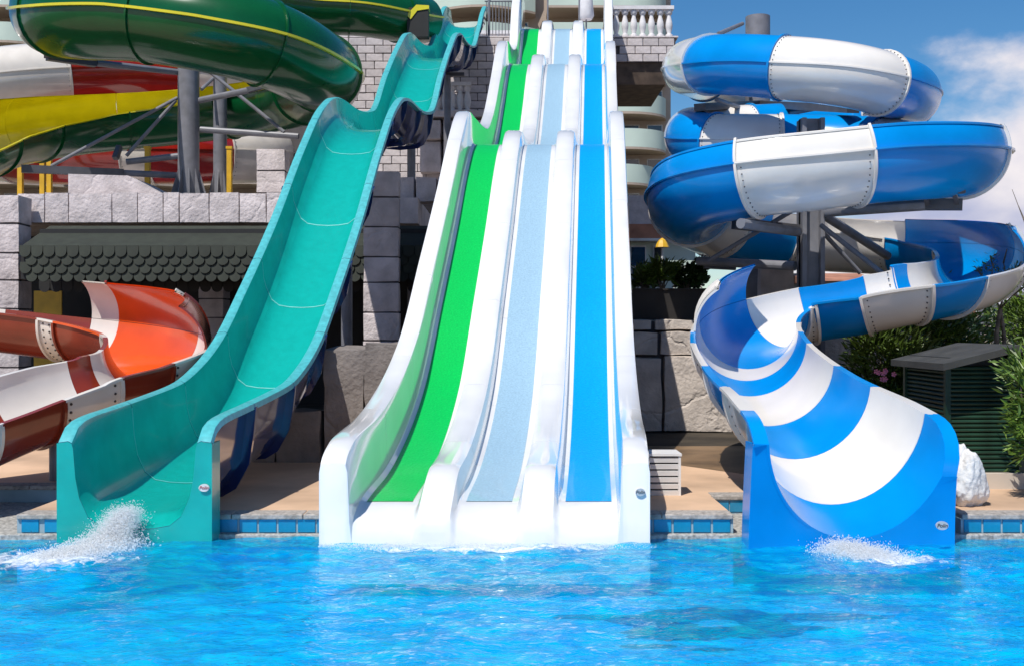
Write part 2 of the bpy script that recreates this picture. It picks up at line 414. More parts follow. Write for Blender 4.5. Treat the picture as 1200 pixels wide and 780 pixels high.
for a in [(-14,14.2,SL,14.2), (SL,14.2,SL,12.0), (SL,12.0,SR0,12.0), (SR0,12.0,SR0,13.35), (SR0,13.35,SR1,13.35), (SR1,13.35,SR1,12.0), (SR1,12.0,14,12.0)]:
    vq(*a, -0.55, zt)
vq(-14,-7,-14,14.2,-0.55,zt); vq(14,-7,14,12.0,-0.55,zt); vq(-14,-7,14,-7,-0.55,zt)
w2 = Mesh(); w2.v = [Vector((p.x, p.y, p.z if p.z < 0 else 0.02)) for p in w.v]; w2.f = w.f; w2.m = w.m
for p in w.v: p.z = max(p.z, 0.02)
pool_wall = obj('pool_wall', w, M['grout'], kind='structure')

# tiles along the water line, coping stones above, gutter ledge below
tm = Mesh().box((-0.0945, -0.012, 0.0), (0.0945, 0.0, 0.146)); tile_me = obj('tile', tm, M['tile'], pool_wall)
bevel(tile_me, 0.004, 1); tile_me.location = (0, 0, 0)
t_me = tile_me.data; first = [True]
def tile_at(x, y, rz=0):
    if first[0]:
        tile_me.location = (x, y, 0.046); tile_me.rotation_euler = (0,0,rz); first[0] = False; return
    o = tile_me.copy(); C.objects.link(o); o.location = (x, y, 0.046); o.rotation_euler = (0,0,rz)
def tile_run(x0, x1, y):
    n = int((x1-x0)/0.193); 
    for i in range(n): tile_at(x0 + (i+0.5)*(x1-x0)/n, y)
tile_run(SL+0.02, -4.6, 12.0); tile_run(-3.6, -1.7, 12.0); tile_run(1.1, SR0-0.02, 12.0); tile_run(SR1+0.02, 7.2, 12.0); tile_run(SR0+0.02, SR1-0.02, 13.35)
cm = Mesh().box((-0.397, -0.035, 0), (0.395, 0.26, 0.056)); cop = obj('coping_stone', cm, M['coping'], pool_wall); bevel(cop, 0.012, 2)
fc = [True]
def coping(x0, x1, y):
    n = max(1, round((x1-x0)/0.8))
    for i in range(n):
        o = cop if fc[0] else cop.copy()
        if not fc[0]: C.objects.link(o)
        fc[0] = False
        o.location = (x0+(i+0.5)*(x1-x0)/n, y, zt-0.002); o.scale = ((x1-x0)/n/0.8, 1, 1)
coping(SL-0.0, SR0, 12.0); coping(SR1, 11.5, 12.0); coping(SR0+0.005, SR1-0.005, 13.35); coping(-11, SL-0.01, 14.2)
lm = Mesh().box((SL-5, 11.9, -0.10), (SR0+0.15, 11.985, 0.040)).box((SR1-0.15, 11.9, -0.10), (12, 11.985, 0.040)).box((SR0, 11.99, -0.2), (SR1, 13.34, 0.03)).box((-13.9, 11.99, -0.2), (SL-0.004, 14.19, 0.03))
bevel(obj('gutter_ledge', lm, M['ledge'], pool_wall), 0.01)

# pool floor with a painted figure, and the water
def pool_floor_mat():
    m = mat('pool floor', (0.01, 0.62, 0.97), 0.5, 0.10, 0.8)
    return m
M['floor'] = pool_floor_mat(); obj('underwater_wall', w2, M['floor'], pool_wall)
obj('pool_floor', Mesh().add([(-14,-7,-0.55),(14,-7,-0.55),(14,14.2,-0.55),(-14,14.2,-0.55)], [(0,1,2,3)]), M['floor'], kind='structure')

# a dark figure painted on the floor, seen through the water
M['paint'] = mat('dark blue floor paint', (0.002, 0.008, 0.10), 0.5)
rnd = random.Random(12); fm_ = Mesh()
def blob(cx, cy, rx, ry, hole=0.0, seed=0):
    n = 40; o_ = [Vector((cx+rx*math.cos(a*2*math.pi/n)*(1+.3*mnoise.noise((math.cos(a*2*math.pi/n)*2.4, math.sin(a*2*math.pi/n)*2.4, seed))), cy+ry*math.sin(a*2*math.pi/n)*(1+.5*mnoise.noise((math.cos(a*2*math.pi/n)*2.4, math.sin(a*2*math.pi/n)*2.4, seed+5))), -0.544)) for a in range(n)]
    i_ = [Vector((cx+.1,cy,-0.544)) + (p-Vector((cx,cy,-0.544)))*hole for p in o_]
    fm_.add(o_+i_, [(k,(k+1)%n,n+(k+1)%n,n+k) for k in range(n)])
blob(1.85, 10.5, .85, .55, .26, 1); blob(1.55, 10.15, .55, .22, .02, 9); blob(2.25, 10.2, .4, .2, .02, 11); blob(2.85, 10.75, .85, .13, 0.02, 2); blob(2.5, 10.35, .5, .09, .02, 13); blob(0.95, 10.75, .60, .10, 0.02, 3); blob(1.2, 9.75, .25, .07, .02, 14); blob(1.75, 9.65, .2, .05, .02, 15)
obj('floor_painting', fm_, M['paint'], bpy.data.objects['pool_floor'])

def wave(x, y):
    h = 0.0
    h += 0.026*mnoise.noise((x*0.7+3, y*1.2, 0.3)) + 0.022*mnoise.noise((x*1.7, y*2.9+5, 1.7)) + 0.014*mnoise.noise((x*3.8, y*6.5, 4.2)) + 0.0075*mnoise.noise((x*8, y*13, 8.1)) + 0.0035*mnoise.noise((x*15, y*19, 3.1))
    h *= 1.25
    a = math.exp(-((x+0.25)/2.3)**2) * max(0.0, min(1.0, (y-8.6)/2.9))     # churned below the white lanes
    h += a*(0.045*mnoise.noise((x*2.0, y*4.2, 12)) + 0.030*mnoise.noise((x*4.5, y*8, 15)))
    for cx, cy in ((-4.3, 11.0), (3.6, 10.7)):
        b = math.exp(-((x-cx)**2+(y-cy)**2)/0.9); h += b*0.035*mnoise.noise((x*7, y*8, 21))
    return h
wm = Mesh(); XS = [-14, -11, -9.0] + [-7.5+0.045*i for i in range(334)] + [9.5, 11.5, 14]; YS = [-7, -3, 0, 3] + [5.5+0.05*i for i in range(132)] + [12.1, 12.6, 13.4, 14.2]
nx = len(XS)
for y in YS:
    for x in XS: wm.v.append(Vector((x, y, wave(x, y))))
for j in range(len(YS)-1):
    for i in range(nx-1): wm.f.append((j*nx+i, j*nx+i+1, (j+1)*nx+i+1, (j+1)*nx+i)); wm.m.append(0)
def water_mat():
    m = bpy.data.materials.new('pool water'); m.use_nodes = True; n, l = m.node_tree.nodes, m.node_tree.links; n.clear()
    out = n.new("ShaderNodeOutputMaterial")
    tc = n.new("ShaderNodeTexCoord")
    mp = n.new("ShaderNodeMapping"); mp.inputs['Scale'].default_value = (1.0, 1.6, 1); l.new(tc.outputs['Object'], mp.inputs[0])
    n1 = n.new("ShaderNodeTexNoise"); n1.inputs['Scale'].default_value = 13; n1.inputs['Detail'].default_value = 5; n1.inputs['Distortion'].default_value = 0.6; l.new(mp.outputs[0], n1.inputs['Vector'])
    bp = n.new("ShaderNodeBump"); bp.inputs['Strength'].default_value = 0.65; bp.inputs['Distance'].default_value = 0.03; l.new(n1.outputs['Fac'], bp.inputs['Height'])
    tr = n.new("ShaderNodeBsdfTransparent"); tr.inputs[0].default_value = (0.45, 0.88, 1.0, 1)
    # scattering from bubbles and turbidity; cyan patches paint rippling light into its colour
    n2 = n.new("ShaderNodeTexNoise"); n2.inputs['Scale'].default_value = 2.4; n2.inputs['Detail'].default_value = 5; n2.inputs['Distortion'].default_value = 1.2; l.new(mp.outputs[0], n2.inputs['Vector'])
    mr = n.new("ShaderNodeMapRange"); mr.inputs['From Min'].default_value = 0.36; mr.inputs['From Max'].default_value = 0.64; l.new(n2.outputs['Fac'], mr.inputs['Value'])
    cm = n.new("ShaderNodeMix"); cm.data_type = 'RGBA'; cm.inputs[6].default_value = (0.0, 0.33, 0.80, 1); cm.inputs[7].default_value = (0.0, 0.70, 0.97, 1); l.new(mr.outputs[0], cm.inputs[0])
    df = n.new("ShaderNodeBsdfDiffuse"); l.new(cm.outputs[2], df.inputs[0]); l.new(bp.outputs[0], df.inputs['Normal'])
    mx = n.new("ShaderNodeMixShader"); mx.inputs[0].default_value = 0.42; l.new(tr.outputs[0], mx.inputs[1]); l.new(df.outputs[0], mx.inputs[2])
    gl = n.new("ShaderNodeBsdfGlossy"); gl.inputs['Roughness'].default_value = 0.04; l.new(bp.outputs[0], gl.inputs['Normal'])
    fr = n.new("ShaderNodeFresnel"); fr.inputs['IOR'].default_value = 1.33; l.new(bp.outputs[0], fr.inputs['Normal'])
    m2 = n.new("ShaderNodeMixShader"); l.new(fr.outputs[0], m2.inputs[0]); l.new(mx.outputs[0], m2.inputs[1]); l.new(gl.outputs[0], m2.inputs[2])
    l.new(m2.outputs[0], out.inputs[0])
    return m
M['water'] = water_mat()
obj('water', wm, M['water'], smooth=180, kind='structure', flat=True)

# ------------------------------------------------------------------ teal open slide
def plan(y, x0, y0): return x0 + (y-y0)*0.0765
def badge(parent, c, n, w, h, txt_m, back_m):
    n = Vector(n).normalized(); x = n.cross(Vector((0,0,1))).normalized()*-1; u = Vector((0,0,1)); u = (u - n*u.dot(n)).normalized()
    if x.cross(u).dot(n) < 0: x = -x
    c = Vector(c); mm = Mesh()
    poly = [c + x*w/2*math.cos(a*math.pi/12) + u*h/2*math.sin(a*math.pi/12) for a in range(24)]
    mm.prism([p + n*0.012 for p in poly], -n*0.02)
    b = obj('badge', mm, back_m, parent)
    cu = bpy.data.curves.new('lettering', 'FONT'); cu.body = 'Polin'; cu.size = h*0.62; cu.align_x = 'CENTER'; cu.align_y = 'CENTER'; cu.extrude = 0.002; cu.shear = 0.2
    t = bpy.data.objects.new('lettering_source', cu); C.objects.link(t)
    bpy.context.view_layer.update()
    me = bpy.data.meshes.new_from_object(t.evaluated_get(bpy.context.evaluated_depsgraph_get())); bpy.data.objects.remove(t)
    R = Matrix((x, u, n)).transposed().to_4x4(); me.transform(R); 
    me.materials.clear(); me.materials.append(txt_m)
    o = bpy.data.objects.new('lettering', me); C.objects.link(o); o.parent = b; o.location = c + n*0.014 - root_loc(b)

teal = thing('open_slide', 'turquoise single lane slide with humps and navy outer sides', 'water slide', (-3.97, 12, 0))
TD = [(.968,1.04),(.973,1.13),(.983,1.21),(1.0,1.27),(1.068,1.34),(1.15,1.42),(1.228,1.52),(1.29,1.72),(1.35,2.02),(1.46,2.9),(1.594,4.1),(1.74,5.6),(1.87,6.72),(1.95,7.12),(2.02,7.25),(2.12,7.30),(2.29,7.66),(2.43,8.9),(2.58,10.1),(2.70,10.88),(2.78,11.12),(2.88,11.22),(3.08,11.7),(3.2,12.6),(3.33,13.7),(3.41,14.15),(3.5,14.3)]
rimf = pchip([a for a,b in TD], [b for a,b in TD])
hf = pchip([.968,1.0,1.2,1.5,1.9,2.1,2.4,3.0,3.5], [.90,.98,.86,.80,.68,.70,.80,.72,.78])
def teal_ring(y):
    dd = y/12.0; z1 = rimf(dd); h = hf(dd); z0 = z1-h; x = plan(y, -3.97, 11.6)
    prof = [(-.66,h),(-.645,h-.05),(-.62,h*.6),(-.58,.33),(-.49,.13),(-.37,.035),(-.2,.005),(0,-.005),(.2,.005),(.37,.035),(.49,.13),(.58,.33),(.62,h*.6),(.645,h-.05),(.66,h),
            (.70,h+.02),(.80,h+.005),(.815,h-.06),(.73,h-.07),(.69,h*.6),(.65,.27),(.52,.02),(.38,-.06),(0,-.085),(-.38,-.06),(-.52,.02),(-.65,.27),(-.69,h*.6),(-.73,h-.07),(-.815,h-.06),(-.80,h+.005),(-.70,h+.02)]
    return [Vector((x+a, y, z0+b)) for a, b in prof]
T_M = [1,1,1,1,0,0,0,0,0,0,1,1,1,1, 2,2,2,2, 3,3,3,3,3,3,3,3,3,3, 2,2,2,2]
cuts = [11.62, 13.1, 14.8, 16.5, 18.2, 20.0, 21.9, 23.6, 25.4, 27.3, 29.4, 31.4, 33.2, 35.2, 37.4, 39.4, 41.8]
for k in range(len(cuts)-1):
    y0, y1 = cuts[k]+0.004, cuts[k+1]-0.004
    n = 10; rings = [teal_ring(y0+(y1-y0)*i/n) for i in range(n+1)]
    mm = Mesh(); b, L = loft(mm, rings, T_M)
    for e in (0, n): cap_strip(mm, b+e*L, 0, L, 3)
    obj('chute_section', mm, [M['teal_wet'], M['teal'], M['teal_rim'], M['navy']], teal, smooth=40)
    if k:
        a = teal_ring(cuts[k]-0.009); c = teal_ring(cuts[k]+0.009); mm = Mesh()
        up = Vector((0,0,0.006))
        loft(mm, [[p+up for p in a[1:14]], [p+up for p in c[1:14]]], 0, closed=False)
        obj('joint_seam', mm, M['seam'], teal)
        fl = Mesh(); r0 = teal_ring(cuts[k]-0.03); r1 = teal_ring(cuts[k]+0.03)
        o0 = r0[18:29]; o1 = r1[18:29]
        cen = lambda r: sum((Vector(p) for p in r[18:29]), Vector())/11 + Vector((0,0,0.3))
        q0 = [p + (p-cen(r0)).normalized()*0.11 for p in o0]; q1 = [p + (p-cen(r1)).normalized()*0.11 for p in o1]
        b, L = loft(fl, [[o0[i], q0[i], q1[i], o1[i]] for i in range(11)], 0)
        fl.f += [(b,b+1,b+2,b+3), (b+43,b+42,b+41,b+40)]; fl.m += [0,0]
        obj('flange', fl, M['navy'], teal, smooth=30)
# exit face: plate between the U of the chute and its square outline
def front_plate(ring_in, hws, zbot, xc, yf, depth, m, root, name='exit_plate', top=None):
    """plate between the mouth's edge (ring_in, from left rim to right rim) and its square outline"""
    if ring_in[0].x > ring_in[-1].x: ring_in = list(reversed(ring_in))
    n = len(ring_in); outer = []
    zl, zr = ring_in[0].z, ring_in[-1].z
    mid = ring_in[n//2]; zc = mid.z + 0.30*((zl+zr)/2-mid.z)
    for p in ring_in:
        dx, dz = p.x-xc, p.z-zc; hw = hws[0] if dx < 0 else hws[1]; zt_ = zl if dx < 0 else zr
        k = min(hw/abs(dx) if abs(dx) > 1e-6 else 1e9, (zc-zbot)/-dz if dz < -1e-6 else 1e9)
        outer.append(Vector((xc+dx*k, p.y, min(zc+dz*k, zt_))))
    outer[0] = Vector((xc-hws[0], ring_in[0].y, zl-.004)); outer[-1] = Vector((xc+hws[1], ring_in[-1].y, zr-.004))
    bk = Vector((0, depth, 0)); mm = Mesh()
    loft(mm, [[ring_in[i], outer[i], outer[i]+bk, ring_in[i]+bk*0.7-Vector((0,0,.04))] for i in range(n)], 0)
    mm.f += [(0,1,2,3), tuple((n-1)*4+i for i in (3,2,1,0))]; mm.m += [0,0]
    return bevel(obj(name, mm, m, root, smooth=50), 0.05, 4)
r = teal_ring(11.62)
front_plate([r[30], r[31]]+r[0:17], (0.816, 0.816), -0.25, plan(11.62,-3.97,11.6), 11.61, 0.32, M['teal'], teal)
badge(teal, (plan(11.6,-3.97,11.6)+0.74, 11.606, 2.25-186*11.6/1296), (0,-1,0), 0.11, 0.08, M['badge_red'], M['badge_white'])
for y in (21.5, 29.0, 36.0):
    x = plan(y,-3.97,11.6); zb = rimf(y/12)-hf(y/12)-0.1
    mm = Mesh().cyl((x, y, DZ), (x, y, zb-0.15), 0.11, n=16).cyl((x,y,DZ),(x,y,DZ+0.03),0.25,n=16)
    obj('leg', mm, M['steel'], teal, smooth=30)
    obj('saddle', Mesh().bar((x-0.55,y,zb-0.11),(x+0.55,y,zb-0.11),0.16,0.1), M['steel_dark'], teal)

# ------------------------------------------------------------------ white three lane slide
ml = thing('multi_lane_slide', 'white slide with three parallel lanes in green, pale blue and blue', 'water slide', (-0.25, 12, 0))
WF = [(11.52,.25),(11.75,.30),(12,.37),(13.2,.50),(14.4,.76),(16,1.35),(18,2.7),(20,4.12),(21.6,5.35),(22.5,5.9),(22.9,6.05),(24,6.12),(26.5,6.35),(28,6.95),(30,8.3),(31.8,9.65),(32.5,10.0),(33,10.12),(34.5,10.3),(36.2,10.75),(37.4,11.75),(38.4,12.6),(39.0,12.78),(40.2,12.8)]
wf = pchip([a for a,b in WF],[b for a,b in WF])
def half(side, c):      # wall from lane centre c outward
    return
LF = [(11.52,-.12),(11.535,.04),(11.57,.15),(11.64,.235),(11.78,.305),(12,.37),(13.2,.50)]
lipf_ = pchip([a for a,b in LF],[b for a,b in LF])
def lipf(y): return lipf_(y) if y < 12.0 else wf(y)
def white_prof(y):
    fl = lipf(y) - wf(y)
    k = max(0.0, min(1.0, (y-11.52)/0.32)); k = 0.82+0.18*math.sqrt(max(0, 1-(1-k)**2))
    kd = max(0.0, min(1.0, (y-11.52)/1.0)); kd = 0.22+0.78*(3*kd*kd-2*kd**3)
    q = max(0.0, min(1.0, (y-36.5)/1.1)); H, D = 0.70*k + 0.62*(3*q*q-2*q**3), 0.30*kd
    up = []
    up += [(-1.725,H-.10),(-1.71,H-.02),(-1.66,H),(-1.50,H),(-1.45,H-.02),(-1.43,H-.09),(-1.41,.16+fl*.6),(-1.385,.04+fl*.9),(-1.33,fl)]
    for c in (-.54, .54):
        up += [(c-.25,fl),(c-.215,.02+fl*.8),(c-.195,D*.5+fl*.6),(c-.17,D*.88+fl*.55),(c-.11,D+fl*.62),(c+.11,D+fl*.62),(c+.17,D*.88+fl*.55),(c+.195,D*.5+fl*.6),(c+.215,.02+fl*.8),(c+.25,fl)]
    up += [(1.33,fl),(1.385,.04+fl*.9),(1.41,.16+fl*.6),(1.43,H-.09),(1.45,H-.02),(1.50,H),(1.66,H),(1.71,H-.02),(1.725,H-.10)]
    bot = -0.16 if y > 12.6 else -0.16-0.5*(12.6-y)/1.08
    dn = [(1.725,-.02),(1.6,bot),(-1.6,bot),(-1.725,-.02)]
    return up, dn
def white_ring(y):
    x = -0.25 + (y-12)*0.0762; z = wf(y); up, dn = white_prof(y)
    return [Vector((x+a, y, z+b)) for a, b in up], [Vector((x+a, y, z+b)) for a, b in dn]
wc = [11.52, 13.6, 15.6, 17.6, 19.6, 21.4, 23.4, 26.0, 28.2, 30.4, 32.4, 34.2, 36.4, 38.4, 40.2]
for k in range(len(wc)-1):
    y0, y1 = wc[k]+0.005, wc[k+1]-0.005; n = 14 if k else 26
    ys = [y0+(y1-y0)*(i/n)**(1.6 if k == 0 else 1) for i in range(n+1)]
    mm = Mesh(); rings = []
    for y in ys:
        u, dn = white_ring(y); rings.append(u+dn)
    b, L = loft(mm, rings, 0)
    nu = L-4
    for e in (0, n):
        q = b+e*L
        # end face: strips from each upper point down to the underside line
        base_z = rings[e][nu+1].z
        nb = len(mm.v)
        for i in range(nu): 
            p = rings[e][i]; mm.v.append(Vector((p.x, p.y, base_z)))
        for i in range(nu-1): mm.f.append((q+i, q+i+1, nb+i+1, nb+i)); mm.m.append(0)
    obj('slide_section', mm, M['white'], ml, smooth=35)
for c, mk in ((-1.08,'mat_green'), (0,'mat_pale'), (1.08,'mat_blue')):
    mm = Mesh(); rings = []
    for i in range(221):
        y = 12.02 + (39.2-12.02)*i/220; x = -0.25+(y-12)*0.0762+c; z = wf(y)
        rings.append([Vector((x-.25,y,z+.001)), Vector((x-.248,y,z+.007)), Vector((x,y,z+.007)), Vector((x+.248,y,z+.007)), Vector((x+.25,y,z+.001))])
    loft(mm, rings, 0, closed=False)
    obj('lane_mat', mm, M[mk], ml, smooth=50)['label'] = {'mat_green':'bright green lane strip','mat_pale':'pale blue lane strip','mat_blue':'strong blue lane strip'}[mk]
badge(ml, (1.335, 11.515, 2.25-191*11.515/1296), (0,-1,0), 0.10, 0.08, M['badge_text'], M['badge'])
for y in (16.5, 21.0, 26.5, 31.5, 36.5):
    x = -0.25+(y-12)*0.0762
    for s in (-1.1, 1.1):
        obj('leg', Mesh().cyl((x+s,y,DZ),(x+s,y,wf(y)-0.25),0.12,n=14), M['steel'], ml, smooth=30)
    obj('cross_beam', Mesh().bar((x-1.6,y,wf(y)-0.25),(x+1.6,y,wf(y)-0.25),0.16,0.16), M['steel_dark'], ml)

# ------------------------------------------------------------------ blue and white spiral slide
bs = thing('spiral_slide', 'tall blue and white striped spiral slide ending in a flared blue mouth', 'water slide', (5.0, 17, 0))
B_, W_ = M['blue'], M['flume_white']
RT, RO = 0.56, 0.70
tube = Path([(880,112,3.0,RT),(838,98,2.65,RT),(812,86,2.33,RT),(808,79,2.05,RT),(845,76,1.84,RT),(920,80,1.74,RT),(990,88,1.71,RT),(1044,101,1.75,RT),(1068,112,1.9,RT),(1052,126,2.08,RT),(1010,148,2.18,RT),(950,150,2.18,RT),(890,153,2.12,RT),(838,156,2.09,RT),(812,160,2.02,RT),(829,166,1.95,RT),(880,168,1.90,RT),(950,169,1.88,RT),(1020,172,1.83,RT),(1064,179,1.76,RT)])
tb = [(0,1.4,B_),(1.4,3.75,W_),(3.75,4.95,B_),(4.95,6.75,W_),(6.75,8.6,B_),(8.6,9.4,W_),(9.4,12.2,B_),(12.2,14.0,W_),(14.0,15.25,B_),(15.25,16.5,W_),(16.5,18.2,B_),(18.2,19,W_)]
bolts = Mesh()
for t0, t1, m in tb:
    tube_section(bs, tube, t0, t1, m)
    for a in (0, 180): seam_strip(bs, tube, t0+.003, t1-.003, a, m, 0.035, 0.014)
for (t0, t1, m), nx_ in zip(tb[1:], tb[:-1]):
    ring_flange(bs, tube, t0, 0, 360, W_ if m is B_ else B_, 0.04)
    bolt_dots(bolts, tube, t0, 0, 360, 9, shifts=((0.075,) if m is W_ else (-0.075,)))
for k in (11, 12):
    pass
RC = 0.81
coil = Path([(1062,180,1.76,0.62),(1108,184,1.80,0.70),(1128,181,1.77,RC),(1121,178,1.695,RC),(1092,178,1.635,RC),(1030,181,1.60,RC),(955,190,1.595,RC),(880,199,1.625,RC),(828,212,1.695,RC),(808,230,1.82,RC),(817,246,1.95,RC),(852,260,2.05,RC),(905,268,2.10,RC),(965,275,2.11,RC),(1030,280,2.09,.78),(1090,284,2.02,.76),(1135,290,1.88,.73),(1150,301,1.71,.73,0),(1136,311,1.56,.74,6),(1078,321,1.495,.75,13),(1010,335,1.515,.76,15),(945,347,1.55,.76,12),(898,360,1.53,.74,4),(876,377,1.45,.74,0),(880,402,1.31,.77,0,.08),(914,437,1.15,.82,0,.10),(964,468,1.035,.92,1,.14,1.05),(1012,503,.94,.98,2,.16,1.2)])
coil.trim = lambda t: (0, 0) if t < 26.42 else (24*((t-26.42)/.58)**2.2, 9*((t-26.42)/.58)**2.2)
def fl_sec(t0, t1, m, aL, aR): 
    open_section(bs, coil, t0, t1, 180, 360, m)
    if aL: open_section(bs, coil, t0, t1, 180-aL, 179.2, m, name='side_wall', lipR=False); seam_strip(bs, coil, t0+.003, t1-.003, 180, m, 0.065, 0.016)
    if aR: open_section(bs, coil, t0, t1, 360.8, 360+aR, m, name='side_wall', lipL=False); seam_strip(bs, coil, t0+.003, t1-.003, 0, m, 0.05, 0.02)
cs = [(0,1.1,B_,32,0),(1.1,2.8,W_,32,0),(2.8,5.4,B_,30,0),(5.4,6.95,W_,30,0),(6.95,9.6,B_,30,0),(9.6,10.75,W_,30,0),(10.75,12.25,B_,36,0),(12.25,14.3,W_,36,0),(14.3,16.3,B_,40,0),(16.3,16.85,W_,42,0),(16.85,17.4,B_,46,0),(17.4,18.55,W_,0,0),(18.55,19.15,B_,0,0),(19.15,20.0,W_,0,0),(20.0,21.0,B_,0,0),(21.0,21.7,W_,0,0),(21.7,23.05,B_,0,58),(23.05,23.5,W_,0,58),(23.5,24.0,B_,0,0),(24.0,24.75,W_,0,0),(24.75,25.5,B_,0,0),(25.5,26.38,W_,0,0),(26.38,27,B_,0,0)]
for s in cs: fl_sec(*s)
for (t0, t1, m, aL, aR), pv in zip(cs[1:], cs[:-1]):
    a0, a1 = 180-min(aL, pv[3]), 360+min(aR, pv[4])
    ring_flange(bs, coil, t0, a0, a1, W_ if m is B_ else m, 0.055)
    bolt_dots(bolts, coil, t0, 182, 358, 8, shifts=((0.09,) if m is W_ else (-0.09,)), r=0.013)
c, S, U, R, lip, T = coil.at(27)
tr_ = coil.trim(27-.0025); ringp = arc_pts(coil, 27-0.0025, 180+tr_[0], 360-tr_[1], 24); yf = min(p.y for p in ringp) - 0.015
ringp = [ringp[0]-S*lip] + ringp + [ringp[-1]+S*lip]
front_plate(ringp, (c.x-min(p.x for p in ringp)+.004, max(p.x for p in ringp)-c.x+.004), -0.3, c.x, yf, 0.35, B_, bs)
badge(bs, (c.x+0.77, yf-0.006, 2.25-(615-385)*yf/1296), (0,-1,0), 0.125, 0.088, M['badge_text'], M['badge'])
obj('bolt_dot', bolts, M['bolt'], bs, kind='stuff')

# posts for the blue spiral
def flume_bracket(mesh, a, b, w=0.12, h=0.14): mesh.bar(a, b, w, h)
fp = thing('support_post', 'dark grey steel post with arms under the middle of the blue spiral', 'post', P(950, 500, 1.62).xy.to_3d())
x, y = P(950,0,1.74).x, 12*1.74
obj('column', Mesh().box((x-.21,y-.06,DZ),(x+.21,y+.06,6.2)).box((x-.21,y-.22,DZ),(x-.13,y+.22,6.19)).box((x+.13,y-.22,DZ),(x+.21,y+.22,6.19)), M['steel'], fp)
for a, b, r_ in (((965,248,1.72),(1085,240,1.68),.11),((935,272,1.72),(868,262,1.58),.09),((932,312,1.76),(818,306,1.88),.09),((965,252,1.74),(1040,300,1.94),.09)):
    obj('arm', Mesh().cyl(P(*a), P(*b), r_, n=12), M['steel'], fp, smooth=30)
obj('arm', Mesh().bar(P(1085,240,1.68), P(1128,240,1.66), .2, .2), M['steel_dark'], fp)
for px in (1087, 1122): obj('bracket', Mesh().bar(P(px,240,1.66), P(px-4,224,1.63), .07, .07).bar(P(px-8,225,1.63),P(px+8,225,1.63),.12,.06), M['steel_dark'], fp)
for a, b in (((962,264,1.71),(1040,325,1.64)),((960,268,1.78),(1008,320,1.80)),((830,306,1.78),(932,245,1.70))):
    obj('brace', Mesh().cyl(P(*a), P(*b), .045, n=10), M['steel'], fp, smooth=30)
for a, b in (((935,270,1.74),(860,262,1.70)),((825,309,1.88),(862,311,1.88))):
    obj('bracket', Mesh().bar(P(*a), P(*b), .16, .2), M['steel_dark'], fp)
rp = thing('support_post', 'tall grey round post rising above the top blue and white tube', 'post', P(888, 500, 2.36).xy.to_3d())
x, y = P(888,0,2.36).x, 12*2.36
obj('column', Mesh().cyl((x,y,DZ),(x,y,2.25+365*2.36/108),.31,n=24), M['steel'], rp, smooth=30)
obj('arm', Mesh().bar(P(820,126,1.95),P(890,122,2.3),.25,.16), M['steel_dark'], rp)
obj('arm', Mesh().bar(P(890,122,2.3),P(1000,128,1.8),.25,.16), M['steel_dark'], rp)
obj('arm', Mesh().bar(P(890,190,2.3),P(830,200,2.0),.2,.16), M['steel_dark'], rp)
for a, b in (((840,117,1.9),(890,135,2.3)),((985,122,1.85),(890,140,2.3)),((842,40,2.05),(870,28,2.36))):
    obj('brace', Mesh().cyl(P(*a), P(*b), .05, n=10), M['steel'], rp, smooth=30)

# ------------------------------------------------------------------ green and yellow spiral
gs = thing('spiral_slide', 'dark green spiral tube with a yellow seam and yellow inside', 'water slide', (-7, 19, 0))
G_, Y_ = M['green'], M['yellow']
RG = 0.96
gp = Path([(496,24,3.2,.75),(466,20,3.08,.78),(420,12,3.0,.8),(360,8,2.98,.85),(280,-4,2.92,RG),(180,-12,2.74,RG),(95,-6,2.5,RG),(62,14,2.3,RG),(85,19,2.16,RG),(160,21,2.12,RG),(240,33,2.1,RG),(310,51,2.13,RG),(360,75,2.25,RG),(380,92,2.45,RG),(350,108,2.7,RG),(285,122,2.85,RG),(200,133,2.88,RG),(110,141,2.8,RG),(40,149,2.64,RG),(-10,160,2.45,RG),(-60,182,2.25,RG),(-130,220,2.1,RG)])
gcuts = [0,1,2.2,3.5,5,6.5,7.7,9.2,11.0,12.6,13.8]
for a, b in zip(gcuts[:-1], gcuts[1:]):
    tube_section(gs, gp, a, b, G_)
    for q in (0, 180): seam_strip(gs, gp, a+.002, b-.002, q, Y_, 0.07, 0.03)
gcut2 = [13.8, 15.2, 16.6, 18.0, 19.2, 20.2, 21]
for a, b in zip(gcut2[:-1], gcut2[1:]):
    open_section(gs, gp, a, b, 180, 418, Y_, G_, Y_)
for t in gcuts[1:-1]: ring_flange(gs, gp, t, 0, 360, G_, 0.05)
for t in gcut2: ring_flange(gs, gp, t, 180, 360, G_, 0.05)
ea, eb = P(477,43,3.02), P(502,9,3.02)
obj('end_wall', Mesh().box((ea.x, ea.y, ea.z), (eb.x, ea.y+.4, eb.z)), M['dark'], gs)
obj('end_lip', Mesh().prism([(ea.x-.02,ea.y-.03,P(0,18,3.02).z),(P(488,0,3.02).x,ea.y-.03,P(0,6,3.02).z),(eb.x+.02,ea.y-.03,eb.z+.06),(eb.x+.02,ea.y-.03,eb.z-.05),(P(489,0,3.02).x,ea.y-.03,P(0,13,3.02).z),(ea.x+.12,ea.y-.03,P(0,23,3.02).z)], (0,.46,0)), Y_, gs)

